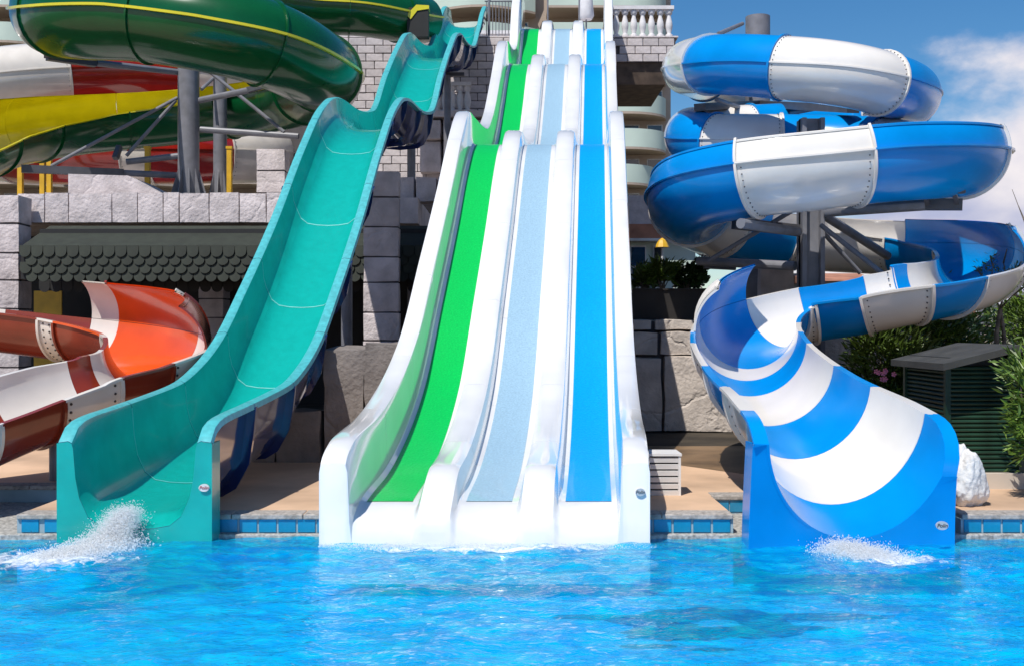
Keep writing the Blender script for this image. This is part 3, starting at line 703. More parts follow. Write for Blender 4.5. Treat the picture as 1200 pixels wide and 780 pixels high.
# ------------------------------------------------------------------ red and white coils behind
rs = thing('spiral_slide', 'red and white spiral tube coiled behind the green spiral', 'water slide', (-8, 26, 0))
R_, Wc = M['red'], M['cream']
rpth = Path([(-120,120,2.967,1.01),(-60,105,2.999,1.01),(10,92,3.045,1.01),(90,86,3.123,1.01),(170,86,3.217,1.01),(260,92,3.311,1.01),(330,102,3.514,1.01),(350,118,3.904,1.01),(310,135,4.216,1.01),(200,150,4.294,1.01),(80,160,4.060,1.01),(0,168,3.670,1.01),(-10,176,3.279,1.01),(50,180,3.123,1.01),(140,180,3.123,1.01),(230,180,3.155,1.01),(300,180,3.279,1.01),(330,180,3.514,1.01)])
rc_ = [(0,2.85,Wc),(2.85,4.6,R_),(4.6,6.5,Wc),(6.5,8,R_),(8,9.5,Wc),(9.5,11,R_),(11,12.6,Wc),(12.6,14.1,R_),(14.1,14.45,Wc),(14.45,15.4,R_),(15.4,17,Wc)]
bolts = Mesh()
for a, b, m in rc_:
    tube_section(rs, rpth, a, b, m)
    for q in (0, 180): seam_strip(rs, rpth, a+.003, b-.003, q, m, 0.04, 0.015)
for a, b, m in rc_[1:]:
    ring_flange(rs, rpth, a, 0, 360, Wc, 0.05); bolt_dots(bolts, rpth, a, 0, 360, 10, shifts=((0.08,) if m is Wc else (-0.08,)))
ring_flange(rs, rpth, 17, 0, 360, Wc, 0.06)
obj('bolt_dot', bolts, M['bolt'], rs, kind='stuff')

# ------------------------------------------------------------------ orange and white open flume, left front
os_ = thing('open_flume', 'orange, rust and white open flume turning beside the turquoise slide', 'water slide', (-6, 15, 0))
O_, K_, Wf = M['orange'], M['rust'], M['cream']
op = Path([(-150,352,1.62,.70),(-60,358,1.62,.70),(20,366,1.61,.70),(95,375,1.59,.72),(150,384,1.54,.75),(184,394,1.46,.75),(180,410,1.36,.73),(140,424,1.29,.72,5),(80,440,1.24,.74,8),(10,462,1.18,.76,8),(-70,490,1.11,.78,6),(-150,515,1.05,.8,4),(-260,530,1.0,.85,0),(-330,545,.94,.9,0)])
oc = [(0,1.5,Wf,Wf,0),(1.5,2.75,K_,K_,0),(2.75,3.15,Wf,Wf,64),(3.12,4.75,O_,K_,64),(4.75,5.05,Wf,Wf,64),(5.05,5.95,K_,K_,60),(5.95,6.75,Wf,Wf,0),(6.75,7.55,K_,K_,0),(7.55,8.75,Wf,Wf,0),(8.75,9.8,K_,K_,0),(9.8,11,Wf,Wf,0),(11,12,K_,K_,0),(12,13,Wf,Wf,0)]
bolts = Mesh()
for a, b, mi, mo, aL in oc:
    open_section(os_, op, a, b, 180, 360, mi, mo)
    if aL: open_section(os_, op, a, b, 180-aL, 179.2, mi, mo, name='side_wall', lipR=False); seam_strip(os_, op, a+.003, b-.003, 180, mo, 0.05, 0.02)
for s, pv in zip(oc[1:], oc[:-1]):
    ring_flange(os_, op, s[0], 180-min(s[4], pv[4]), 360, s[3], 0.04); bolt_dots(bolts, op, s[0], 182, 358, 9, shifts=((0.10,) if s[2] is Wf else (-0.10,)), r=0.02)
obj('bolt_dot', bolts, M['bolt'], os_, kind='stuff')
for t in (3.9, 6.4, 8.2):
    c, S, U, R, lip, T = op.at(t)
    obj('leg', Mesh().cyl((c.x,c.y,DZ),(c.x,c.y,c.z-R-0.05),.1,n=12), M['steel'], os_, smooth=30)

# posts of the green spiral on the stone terrace
BD = 2.10; BY = 12*BD; BZ = P(0,226,BD).z
def round_post(px, dd, top, r_, label, arms, braces, star=10):
    p = P(px, 0, dd); t = thing('support_post', label, 'post', (p.x, p.y, BZ)); B0 = BZ; PZ = P(0,230,dd).z
    obj('column', Mesh().cyl((p.x,p.y,PZ),(p.x,p.y,P(0,top,dd).z), r_, n=24), M['steel'], t, smooth=30)
    obj('plinth', Mesh().box((p.x-r_*2.2,p.y-r_*2.2,B0-.04),(p.x+r_*2.2,p.y+r_*2.2,PZ-.005)), M['stone'], t)
    for i in range(star):
        a = 2*math.pi*i/star; u = Vector((math.cos(a), math.sin(a), 0)); q = Vector((p.x,p.y,PZ)); n_ = Vector((-u.y,u.x,0))*0.012
        obj('gusset', Mesh().prism([q+u*r_*0.9-n_, q+u*r_*1.75-n_, q+u*r_*0.98+Vector((0,0,0.75))-n_], n_*2), M['steel'], t)
    obj('base_plate', Mesh().cyl((p.x,p.y,PZ-0.002),(p.x,p.y,PZ+0.03), r_*1.9, n=24), M['steel'], t, smooth=30)
    for a, b, q in arms: obj('arm', Mesh().cyl(P(*a), P(*b), q, n=12), M['steel'], t, smooth=30)
    for a, b, q in braces: obj('brace', Mesh().cyl(P(*a), P(*b), q, n=10), M['steel'], t, smooth=30)
    return t
p1 = round_post(221, 2.55, 50, .29, 'thick round grey post under the green spiral with many arms', 
  [((210,85,2.55),(112,74,2.31),.085),((210,183,2.55),(148,190,2.53),.085),((210,206,2.55),(145,203,2.49),.085),((233,118,2.55),(292,106,2.49),.085),((235,152,2.55),(350,160,2.53),.085)],
  [((208,115,2.55),(60,195,2.49),.05),((206,118,2.55),(148,183,2.53),.05),((234,75,2.55),(300,128,2.54),.05),((300,128,2.54),(333,155,2.53),.05)])
obj('arm', Mesh().bar(P(112,74,2.31), P(55,66,2.24), .18, .2), M['steel_dark'], p1)
obj('arm', Mesh().bar(P(145,203,2.49), P(25,198,2.41), .18, .2), M['steel_dark'], p1)
for a, b in (((55,66,2.24),(55,58,2.22)),((105,68,2.24),(120,55,2.19)),((290,106,2.49),(312,100,2.49)),((135,186,2.53),(140,172,2.55))):
    obj('bracket', Mesh().bar(P(*a), P(*b), .14, .14), M['steel_dark'], p1)
round_post(258, 2.75, 80, .20, 'thinner grey post standing behind the thick green spiral post', [], [((236,105,2.69),(250,92,2.74),.05),((273,75,2.69),(292,98,2.69),.05)], 8)

# ------------------------------------------------------------------ stone work
def rough_box(lo, hi, amp=0.03, seg=0.16, seed=0, round_=0.05):
    bm = bmesh.new(); bmesh.ops.create_cube(bm, size=1)
    sx, sy, sz = (hi[i]-lo[i] for i in range(3))
    for i, s in enumerate((sx, sy, sz)):
        n = max(1, min(14, int(s/seg)))
        ed = [e for e in bm.edges if abs((e.verts[0].co-e.verts[1].co)[i]) > 1e-5 and sum(abs((e.verts[0].co-e.verts[1].co)[k]) for k in range(3) if k != i) < 1e-5]
        if n > 1: bmesh.ops.subdivide_edges(bm, edges=ed, cuts=n-1, use_grid_fill=True)
    c = Vector(((lo[0]+hi[0])/2, (lo[1]+hi[1])/2, (lo[2]+hi[2])/2))
    m = Mesh()
    for v in bm.verts:
        p = Vector((v.co.x*sx, v.co.y*sy, v.co.z*sz)); hx = (sx/2, sy/2, sz/2)
        onf = [abs(abs(p[i])-hx[i]) < 1e-4 for i in range(3)]
        if sum(onf) >= 2:
            for i in range(3):
                if onf[i]: p[i] *= 1 - round_*0.6/max(0.1, hx[i])
        q = (c+p)*1.7 + Vector((seed*3.1, 0, 0)); nv = Vector((mnoise.noise(q), mnoise.noise(q+Vector((9,0,0))), mnoise.noise(q+Vector((0,9,0)))))
        q2 = q*4; nv += 0.4*Vector((mnoise.noise(q2), mnoise.noise(q2+Vector((9,0,0))), mnoise.noise(q2+Vector((0,9,0)))))
        m.v.append(c + p + nv*amp)
    bm.verts.index_update()
    for f in bm.faces: m.f.append(tuple(v.index for v in f.verts)); m.m.append(0)
    bm.free(); return m

def stone_column(px0, px1, dd, joints, label, zbase, depth=0.7, name='stone_column'):
    x0, x1 = P(px0,0,dd).x, P(px1,0,dd).x; y = 12*dd
    t = thing(name, label, 'column', ((x0+x1)/2, y, zbase)); zs = [P(0,j,dd).z for j in joints]
    zs = [z for z in zs if z > zbase+0.05] + [zbase]
    obj('core', Mesh().box((x0+.04,y+.04,zbase),(x1-.04,y+depth-.04,zs[0]-.03)), M['mortar'], t)
    for i in range(len(zs)-1):
        obj('stone_block', rough_box((x0,y,zs[i+1]+.004),(x1,y+depth,zs[i]-.004), .014, .14, i+px0, .025), M['stone'], t, smooth=50)
    return t
RZ = 1.98   # top of the front rock wall
stone_column(425, 468, 1.93, [200,231,266,301,331,366,399,430,470], 'tall pale stone column between the turquoise and white slides', DZ, .36)
stone_column(-16, 22, 2.03, [228,262,296,328,362,396,430,465,500], 'pale stone column at the far left holding the beam', DZ)
stone_column(300, 334, 2.5, [174,200,226], 'short pale stone pillar on the terrace behind the posts', BZ-0.1)
stone_column(232, 262, 2.35, [330,350,372,396,420,450,480,500], 'stone pier in the shade behind the orange flume', DZ)

beam = thing('stone_beam', 'long cracked stone beam across the top of the dark awning', 'beam', (P(180,0,BD).x, BY, BZ))
jx = [20,52,80,131,161,191,210,245,280,312,345,380,425]
z0, z1 = P(0,261,BD).z, BZ
for i in range(len(jx)-1):
    xa, xb = P(jx[i],0,BD).x+.003, P(jx[i+1],0,BD).x-.003
    obj('stone_block', rough_box((xa,BY,z0),(xb,BY+.7,z1+ (0.012 if i % 2 else -0.012)),   .012, .12, i, .015), M['stone'], beam, smooth=50)
b2 = thing('stone_beam', 'short stone beam right of the tall column, half in shade', 'beam', (P(480,0,2.2).x, 26.4, P(0,207,2.2).z))
for a, b in ((464,486),(486,512),(512,540)):
    obj('stone_block', rough_box((P(a,0,2.2).x+.004,26.4,P(0,237,2.2).z),(P(b,0,2.2).x-.004,27.0,P(0,207,2.2).z), .02, .14, a, .03), M['stone'], b2, smooth=50)
# terrace behind the beam
obj('terrace', Mesh().box((-16, BY+.72, z0+.05), (-2.2, 39.0, BZ-.03)), M['stone'], kind='structure')
# wedge parapet
wx0, wx1 = P(80,0,2.17).x, P(200,0,2.17).x
wd = Mesh().prism([(wx0,26.04,BZ-.04),(wx1,26.04,BZ-.04),(P(150,0,2.17).x,26.04,P(0,206,2.17).z),(wx0,26.04,P(0,204,2.17).z)], (0,2.0,0))
tag(obj('stair_wall', wd, M['stone']), 'low sloping grey side wall on the terrace beside the thick post', 'wall')
for i, (px, dd) in enumerate(((24,2.8),(50,2.8),(58,2.9),(173,2.7),(269,2.7))):
    p = P(px,0,dd)
    tag(obj('yellow_post', Mesh().box((p.x-.07,p.y-.07,BZ-.05),(p.x+.07,p.y+.07,P(0,175,dd).z)).box((p.x-.09,p.y-.09,P(0,175,dd).z),(p.x+.09,p.y+.09,P(0,172,dd).z)), M['yellow_paint']),
        ['yellow post at the far left end of the terrace','yellow post of the left pair above the cracked beam','second yellow post of the left pair, set farther back','yellow post between sloping wall and thick grey post','yellow post right behind the thinner grey post'][i], 'post', 'yellow posts on the terrace')

# front rock wall under the slides
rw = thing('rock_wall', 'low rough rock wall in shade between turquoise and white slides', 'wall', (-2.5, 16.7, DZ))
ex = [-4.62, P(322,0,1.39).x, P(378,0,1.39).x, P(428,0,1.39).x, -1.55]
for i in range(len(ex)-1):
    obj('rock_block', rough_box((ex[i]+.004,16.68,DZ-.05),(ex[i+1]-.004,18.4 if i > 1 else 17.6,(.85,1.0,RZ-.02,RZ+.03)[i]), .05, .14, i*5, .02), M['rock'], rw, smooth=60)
rw2 = thing('rock_wall', 'pale rock wall of large blocks right of the white slide', 'wall', (3, 21.5, DZ))
D2 = 1.79
obj('core', Mesh().box((P(705,0,D2).x,21.75,DZ-.03),(P(1068,0,D2).x,23.15,P(0,390,D2).z)).box((P(705,0,D2).x,21.9,P(0,390,D2).z),(P(864,0,D2).x,23.1,P(0,376,D2).z)), M['mortar'], rw2)
for i, (a, b, yt, yb) in enumerate(((700,776,418,506),(779,858,416,506),(700,772,389,417),(775,812,388,416),(814,862,388,416),(700,766,374,387),(769,815,374,387),(818,866,374,387))):
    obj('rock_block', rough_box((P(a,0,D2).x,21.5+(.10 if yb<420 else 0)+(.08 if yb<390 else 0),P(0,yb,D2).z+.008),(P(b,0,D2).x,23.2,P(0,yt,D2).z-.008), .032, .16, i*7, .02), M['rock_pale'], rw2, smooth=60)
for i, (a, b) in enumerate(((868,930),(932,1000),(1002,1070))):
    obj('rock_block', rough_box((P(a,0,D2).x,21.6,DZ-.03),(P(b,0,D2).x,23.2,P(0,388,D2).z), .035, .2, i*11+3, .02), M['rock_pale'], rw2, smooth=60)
obj('wet_patch', Mesh().add([(P(745,0,1.5).x,17.0,DZ+.004),(P(880,0,1.45).x,14.6,DZ+.004),(5.0,19.0,DZ+.004),(1.4,19.0,DZ+.004)], [(0,1,2,3)]), M['wet_deck'], deck)
wr = thing('painted_rock', 'white painted rock standing at the foot of the blue slide mouth', 'rock', P(1130, 598, 1.02))
m_ = Mesh(); bm = bmesh.new(); bmesh.ops.create_icosphere(bm, subdivisions=5, radius=1)
c0 = P(1126, 560, 1.06)
for v in bm.verts:
    q = v.co; n_ = mnoise.noise(q*1.4+Vector((4,0,0)))*.22 + mnoise.noise(Vector((q.x*4,q.y*4,q.z*2)))*.12 + mnoise.noise(Vector((q.x*10,q.y*10,q.z*3)))*.06 + mnoise.noise(q*17)*.03
    sc = 1+n_; z = q.z*.36*sc
    m_.v.append(Vector((c0.x+q.x*(.26-.07*q.z)*sc, c0.y+q.y*.30*sc, max(DZ-.02, DZ+.30+z))))
bm.verts.index_update()
for f in bm.faces: m_.f.append(tuple(v.index for v in f.verts)); m_.m.append(0)
bm.free(); obj('rock_body', m_, M['white_rock'], wr, smooth=80)

# ------------------------------------------------------------------ awning with scalloped shingles
AD = 1.97; ay = 12*AD
aw = thing('awning', 'dark green awning with rows of scalloped shingles under the stone beam', 'awning', (P(180,0,AD).x, ay, DZ))
ax0, ax1 = P(24,0,AD).x, P(500,0,AD).x; za, zb_, zc_ = P(0,265,BD).z, P(0,289,AD).z, P(0,326,AD).z
obj('canopy', Mesh().prism([(ax0,ay,zb_),(ax0,BY-.05,za),(ax0,BY-.05,za-.08),(ax0,ay,zb_-.08)], (ax1-ax0,0,0)), M['awning'], aw)
obj('valance_board', Mesh().box((ax0,ay+.02,zc_-.02),(ax1,ay+.06,zb_-.081)), M['dark'], aw)
sw = (ax1-ax0)/34
sm_ = Mesh(); poly = [(-sw*.47,0,0),(sw*.47,0,0)] + [(sw*.47*math.cos(a*math.pi/8), 0, -.13 - sw*.47*math.sin(a*math.pi/8)) for a in range(9)]
sm_.prism([Vector(p) for p in poly], (0, .018, 0)); s0 = obj('scallop', sm_, M['awning'], aw, local=True); s_me = s0.data
rows = 4; firsts = True
for rr in range(rows):
    for i in range(34 - (rr % 2)):
        o = s0 if firsts else s0.copy()
        if not firsts: C.objects.link(o)
        firsts = False
        o.location = Vector((ax0+(i+.5+.5*(rr % 2))*sw, ay-.018-.012*(rows-rr), zb_+.02-rr*.175)) - aw.location
        o.rotation_euler = (rad(-7), 0, 0)
fr = Mesh()
for i in range(34): fr.prism([Vector((ax0+(i+.5)*sw,ay+.9,zc_-.02))+Vector(p)*1.0 for p in poly], (0,.02,0))
obj('rear_fringe', fr, M['dark'], aw)
obj('back_board', Mesh().box((ax0,ay+.95,zc_-.15),(ax1,ay+1.0,za-.12)), M['dark'], aw)
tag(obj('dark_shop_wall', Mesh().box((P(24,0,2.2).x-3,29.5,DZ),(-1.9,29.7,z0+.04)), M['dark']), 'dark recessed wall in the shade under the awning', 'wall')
# small things in the dark under the awning
yb = thing('bench', 'yellow bench in the shade far left under the awning', 'bench', P(50,372,2.3))
bx = P(50,0,2.3).x; by = 27.4
obj('back_panel', Mesh().box((bx-.35,by+.5,.7),(bx+.35,by+.55,3.2)), M['yellow_paint'], yb); obj('seat', Mesh().box((bx-.35,by,.62),(bx+.35,by+.5,.7)), M['yellow_paint'], yb)
for s in (-.3,.3): obj('leg', Mesh().box((bx+s-.03,by+.02,DZ),(bx+s+.03,by+.45,.62)), M['steel_dark'], yb)

# ------------------------------------------------------------------ stone tower
TY = 39.9; TZ = P(0,42,TY/12).z
tw = thing('stone_tower', 'grey stone block tower at the top of the slides', 'tower', (-0.55, TY+3, 0))
obj('core', Mesh().box((-9.0,TY+.06,DZ),(3.4,TY+7,TZ-.06)), M['mortar'], tw)
obj('floor_slab', Mesh().box((-9.05,TY+.02,TZ-.055),(6.0,TY+7,TZ)), M['block'], tw)
bw, bh = .62, .285
bl = obj('block', Mesh().box((-bw/2+.012,0,0),(bw/2-.012,.09,bh-.024)), M['block'], tw, local=True); bevel(bl, .015, 1)
fb = [True]
def block_at(x, y, z, sx=1.0, rz=0):
    o = bl if fb[0] else bl.copy()
    if not fb[0]: C.objects.link(o)
    fb[0] = False
    o.location = Vector((x,y-random.uniform(.0,.025),z)) - tw.location; o.scale = (sx,1,1); o.rotation_euler = (0,0,rz)
cnt = 0
z = TZ-.06-bh; row = 0
while z > P(0,215,TY/12).z:
    x = -6.2 + (bw/2 if row % 2 else 0)
    while x < 0.35:
        block_at(x, TY, z); x += bw; cnt += 1
    z -= bh; row += 1
# cantilevered platform right of the white slide
pl = thing('stone_balcony', 'stone block balcony jutting out right of the white slide top', 'balcony', (4.7, TY, TZ-1))
px0_, px1_ = P(716,0,TY/12).x, P(792,0,TY/12).x
obj('slab', Mesh().box((px0_,TY+.08,TZ-.95),(px1_,TY+5,TZ-.062)), M['mortar'], pl)
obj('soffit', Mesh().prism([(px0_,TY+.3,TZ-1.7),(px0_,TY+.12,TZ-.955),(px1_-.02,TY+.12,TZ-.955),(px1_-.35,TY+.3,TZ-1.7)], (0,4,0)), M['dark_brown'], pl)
pb = obj('block', Mesh().box((-bw/2+.012,0,0),(bw/2-.012,.09,bh-.024)), M['block'], pl, local=True); bevel(pb, .015, 1); fp_ = True
for rr in range(3):
    for i in range(4):
        o = pb if fp_ else pb.copy()
        if not fp_: C.objects.link(o)
        fp_ = False
        o.location = Vector((px0_+.3+.29*(rr % 2)+i*bw*.92, TY, TZ-.08-(rr+1)*bh)) - pl.location; o.scale = (.92,1,1)
bal_prof = [(.13,0),(.13,.09),(.085,.11),(.075,.16),(.115,.30),(.13,.42),(.115,.55),(.075,.72),(.07,.80),(.11,.84),(.12,.90),(.12,.95),(.12,.98)]
def balustrade(label, p0, p1, n, m, hscale=1.0, rail=True):
    p0, p1 = Vector(p0), Vector(p1); t = thing('balustrade', label, 'balustrade', p0)
    bme = None
    for i in range(n):
        p = p0 + (p1-p0)*(i+.5)/n
        if bme is None:
            o = obj('baluster', Mesh().lathe(p, [(r, z*hscale) for r, z in bal_prof], 14), m, t, smooth=40); q0 = p.copy(); bme = o
        else:
            o2 = bme.copy(); C.objects.link(o2); o2.location = bme.location + (p-q0)
    dv = (p1-p0).normalized()
    if rail:
        obj('rail', Mesh().bar(p0+Vector((0,0,1.05*hscale)), p1+Vector((0,0,1.05*hscale)), .32, .13), m, t)
    return t
M['white_stone'] = mat('white cast stone', (0.72,0.70,0.70), 0.8, 0.06, 4, 0.2, 30)
balustrade('white balustrade on the stone balcony right of the white slide', (px0_+.05,TY+.25,TZ), (px1_-.05,TY+.25,TZ), 7, M['white_stone'])
balustrade('white balustrade on the tower behind the turquoise slide top', (-5.0,TY+3.4,TZ), (1.6,TY+3.4,TZ), 20, M['white_stone'], .95)
balustrade('white balustrade along the left part of the tower top', (-9.0,TY+.25,TZ), (-3.0,TY+.25,TZ), 18, M['white_stone'])
mb = balustrade('small shaded balustrade on the mid ledge of the tower', (P(508,0,3.25).x,TY-.7,P(0,131,3.25).z), (P(552,0,3.25).x,TY-.7,P(0,131,3.25).z), 5, M['white_stone'], .95)
lg = thing('stone_ledge', 'stone ledge carrying the small balustrade below the turquoise hump', 'ledge', (P(530,0,3.25).x,TY-.5,0))
obj('slab', Mesh().box((P(490,0,3.25).x,TY-1.1,P(0,138,3.25).z),(P(600,0,3.25).x,TY-.02,P(0,131,3.25).z)), M['stone'], lg)
for i, (a, b) in enumerate(((490,517),(518,548),(549,576),(577,604))):
    obj('stone_block', rough_box((P(a,0,3.22).x,TY-1.0,P(0,162,3.22).z),(P(b,0,3.22).x-.02,TY-.03,P(0,138.5,3.22).z), .02, .2, a), M['stone'], lg, smooth=50)
    obj('stone_block', rough_box((P(a,0,3.22).x,TY-.8,P(0,200,3.22).z),(P(b,0,3.22).x-.02,TY-.03,P(0,162.5,3.22).z), .02, .2, a+3), M['stone'], lg, smooth=50)
# metal railing and folded parasol on the platform
ra = thing('metal_railing', 'thin metal railing between the turquoise and white slide tops', 'railing', (-.7,TY+.5,TZ))
for i in range(12):
    xx = P(570,0,3.36).x + i*.115; obj('bar', Mesh().cyl((xx,TY+.4,TZ),(xx,TY+.4,TZ+1.35),.016,n=6), M['steel'], ra)
obj('top_rail', Mesh().cyl((P(568,0,3.36).x,TY+.4,TZ+1.36),(P(610,0,3.36).x,TY+.4,TZ+1.36),.03,n=8), M['steel'], ra)
obj('end_post', Mesh().cyl((P(573,0,3.36).x,TY+.35,TZ),(P(573,0,3.36).x,TY+.35,TZ+1.9),.05,n=10), M['steel'], ra)
for i, px in enumerate((642, 679)):
    xx = P(px,0,3.4).x
    tag(obj('railing_pole', Mesh().cyl((xx,TY+1,TZ),(xx,TY+1,TZ+2.6),.03,n=8).cyl((xx,TY+1,TZ),(xx,TY+1,TZ+.02),.08,n=8), M['steel']), ('thin metal pole above the green and pale blue lane tops','thin metal pole between the pale blue and blue lane tops')[i], 'pole')
pa = thing('folded_parasol', 'folded white parasol behind the blue lane top', 'parasol', P(687,25,3.5))
c_ = P(687,28,3.5)
obj('canopy', Mesh().lathe(c_, [(.22,.15),(.30,.3),(.24,.9),(.14,1.6),(.04,2.2)], 10), M['parasol'], pa, smooth=60)
obj('pole', Mesh().cyl(c_-Vector((0,0,.4)), c_+Vector((0,0,2.3)), .03, n=8), M['steel'], pa)

# ------------------------------------------------------------------ hotel behind
HD = 6.5; hy = 12*HD
ht = thing('hotel', 'cream hotel with curved pale green balconies behind the slide tower', 'building', (-15, hy, 0))
hx0, hx1 = P(-60,0,HD).x, P(786,0,HD).x
obj('wall', Mesh().box((hx0,hy,0),(hx1,hy+14,30)), M['hotel'], ht)
ptc = 40*HD/108
zp = P(0,139,HD).z
for k in range(-4, 6):
    zz = zp + k*ptc
    # right-hand balcony with a rounded end
    xs_ = P(640,0,HD).x; xe = P(780 if k > -2 else 766,0,HD).x
    outer = [(xs_, hy-2.6)] + [(xe-3.0+3.0*math.sin(a*math.pi/20), hy-2.6*math.cos(a*math.pi/20)) for a in range(0, 11)]
    inner = [(x_-.12 if i else x_, y_+.15) for i, (x_, y_) in enumerate(outer)]
    rings = [[Vector((o_[0],o_[1],zz)), Vector((o_[0],o_[1],zz+1.25)), Vector((i_[0],i_[1]+.001,zz+1.25)), Vector((i_[0],i_[1]+.001,zz))] for o_, i_ in zip(outer, inner)]
    mm = Mesh(); b, L = loft(mm, rings, 0); mm.f += [(b,b+1,b+2,b+3)]; mm.m += [0]
    bo = obj('balcony', mm, M['mint'], ht, smooth=30)
    obj('balcony_floor', Mesh().prism([Vector((x_,y_,zz-.16)) for x_, y_ in outer] + [Vector((xs_,hy,zz-.16))], (0,0,.155)), M['hotel'], ht)
    for i in range(5):
        wx = P(650+i*27,0,HD).x
        wdw = obj('window', Mesh().box((wx,hy-.05,zz+.1),(wx+1.1,hy-.002,zz+1.95)), M['frame'], ht)
        obj('pane', Mesh().box((wx+.07,hy-.07,zz+.17),(wx+1.03,hy-.051,zz+1.88)), M['glass'], wdw)
    # long balconies of the wing to the left
    segs = 5; xa = P(-50,0,HD).x; xb = P(632,0,HD).x
    for s in range(segs):
        x0s = xa+(xb-xa)*s/segs+.3; x1s = xa+(xb-xa)*(s+1)/segs-.3; rings = []
        for a in range(13):
            u = a/12; xx = x0s+(x1s-x0s)*u; yy = hy-1.0-1.8*math.sin(u*math.pi)
            rings.append([Vector((xx,yy,zz)),Vector((xx,yy,zz+1.25)),Vector((xx,yy+.14,zz+1.25)),Vector((xx,yy+.14,zz))])
        mm = Mesh(); b, L = loft(mm, rings, 0); mm.f += [(b,b+1,b+2,b+3), tuple(b+12*4+i for i in (3,2,1,0))]; mm.m += [0,0]
        obj('balcony', mm, M['mint'], ht, smooth=30)
        obj('balcony_floor', Mesh().prism([r_[0]-Vector((0,0,.16)) for r_ in rings]+[Vector((x1s,hy,zz-.16)),Vector((x0s,hy,zz-.16))], (0,0,.155)), M['hotel'], ht)
        for i in range(3):
            wx = x0s + (i+.5)*(x1s-x0s)/3-.8
            wdw = obj('window', Mesh().box((wx,hy-.05,zz+.1),(wx+1.6,hy-.002,zz+1.95)), M['frame'], ht)
            obj('pane', Mesh().box((wx+.08,hy-.07,zz+.18),(wx+1.52,hy-.051,zz+1.87)), M['glass'], wdw)

pv = thing('pavilion', 'low building with glass doors and white roof edge right of the white slide', 'building', (5, 38, 0))
PD = 3.2; py_ = 12*PD
obj('wall', Mesh().box((P(700,0,PD).x,py_,0),(P(815,0,PD).x,py_+5,P(0,283,PD).z)), M['mint'], pv)
obj('roof_edge', Mesh().box((P(698,0,PD).x,py_-.6,P(0,284,PD).z),(P(772,0,PD).x,py_-.01,P(0,281,PD).z)), M['frame'], pv)
obj('fascia', Mesh().box((P(698,0,PD).x,py_-.4,P(0,280.8,PD).z),(P(822,0,PD).x,py_+5,P(0,264,PD).z)), M['terracotta'], pv)
obj('upper_wall', Mesh().box((P(698,0,PD).x,py_-.2,P(0,263.8,PD).z),(P(822,0,PD).x,py_+4,P(0,230,PD).z)), M['block'], pv)
for a, b in ((738,757),(765,776)):
    dr = obj('glass_door', Mesh().box((P(a,0,PD).x,py_-.08,P(0,338,PD).z),(P(b,0,PD).x,py_-.002,P(0,288,PD).z)), M['frame'], pv)
    obj('pane', Mesh().box((P(a+1.5,0,PD).x,py_-.1,P(0,336,PD).z),(P(b-1.5,0,PD).x,py_-.081,P(0,290,PD).z)), M['glass'], dr)
rl = thing('glass_railing', 'white topped railing above the dark planter', 'railing', P(770,340,2.3))
obj('rail', Mesh().bar(P(735,313,2.3),P(832,313,2.3),.05,.05), M['frame'], rl)
for px in (740,766,790,822): obj('post', Mesh().cyl(P(px,345,2.3),P(px,313,2.3),.02,n=6), M['frame'], rl)
yl = thing('yellow_parasol', 'small yellow parasol on a white pole above the planter', 'parasol', P(776,340,2.6))
obj('pole', Mesh().cyl(P(776,340,2.6),P(776,280,2.6),.03,n=8), M['frame'], yl)
obj('canopy', Mesh().lathe(P(776,290,2.6), [(.20,0),(.16,.1),(.1,.2),(.02,.26)], 8), M['yellow_paint'], yl)

# planter with shrubs
pt = thing('planter', 'long dark brown planter box on top of the pale rock wall', 'planter', P(780,375,1.9))
obj('box', Mesh().box((P(715,0,1.9).x,22.8,P(0,376,1.9).z-.12),(P(835,0,1.9).x,23.7,P(0,340,1.9).z)), M['planter'], pt)
obj('rim', Mesh().box((P(714,0,1.9).x,22.76,P(0,340,1.9).z),(P(836,0,1.9).x,23.74,P(0,338,1.9).z)), M['planter'], pt)

# ------------------------------------------------------------------ planting
def leaves(mesh, c, rx, ry, rz, n, ln, wd, seed, up=0.35):
    rnd = random.Random(seed); c = Vector(c)
    clumps = []
    for _ in range(max(6, n//60)):
        while True:
            q = Vector((rnd.uniform(-1,1), rnd.uniform(-1,1), rnd.uniform(-1,1)))
            if 0.25 < q.length < 1: break
        clumps.append(q)
    for _ in range(n):
        k = rnd.choice(clumps); q = k + Vector((rnd.gauss(0,.16), rnd.gauss(0,.16), rnd.gauss(0,.16)))
        p = c + Vector((q.x*rx, q.y*ry, q.z*rz))
        dr = (Vector((q.x, q.y, q.z*.5+up)) + Vector((rnd.gauss(0,.5), rnd.gauss(0,.5), rnd.gauss(0,.4)))).normalized()
        sd = dr.cross(Vector((rnd.gauss(0,1), rnd.gauss(0,1), rnd.gauss(0,1)))).normalized()
        l_ = ln*rnd.uniform(.6,1.3); w_ = wd*rnd.uniform(.7,1.3); nn = sd.cross(dr)*l_*.08
        mesh.add([p, p+dr*l_*.45+sd*w_+nn, p+dr*l_, p+dr*l_*.45-sd*w_+nn], [(0,1,2,3)])
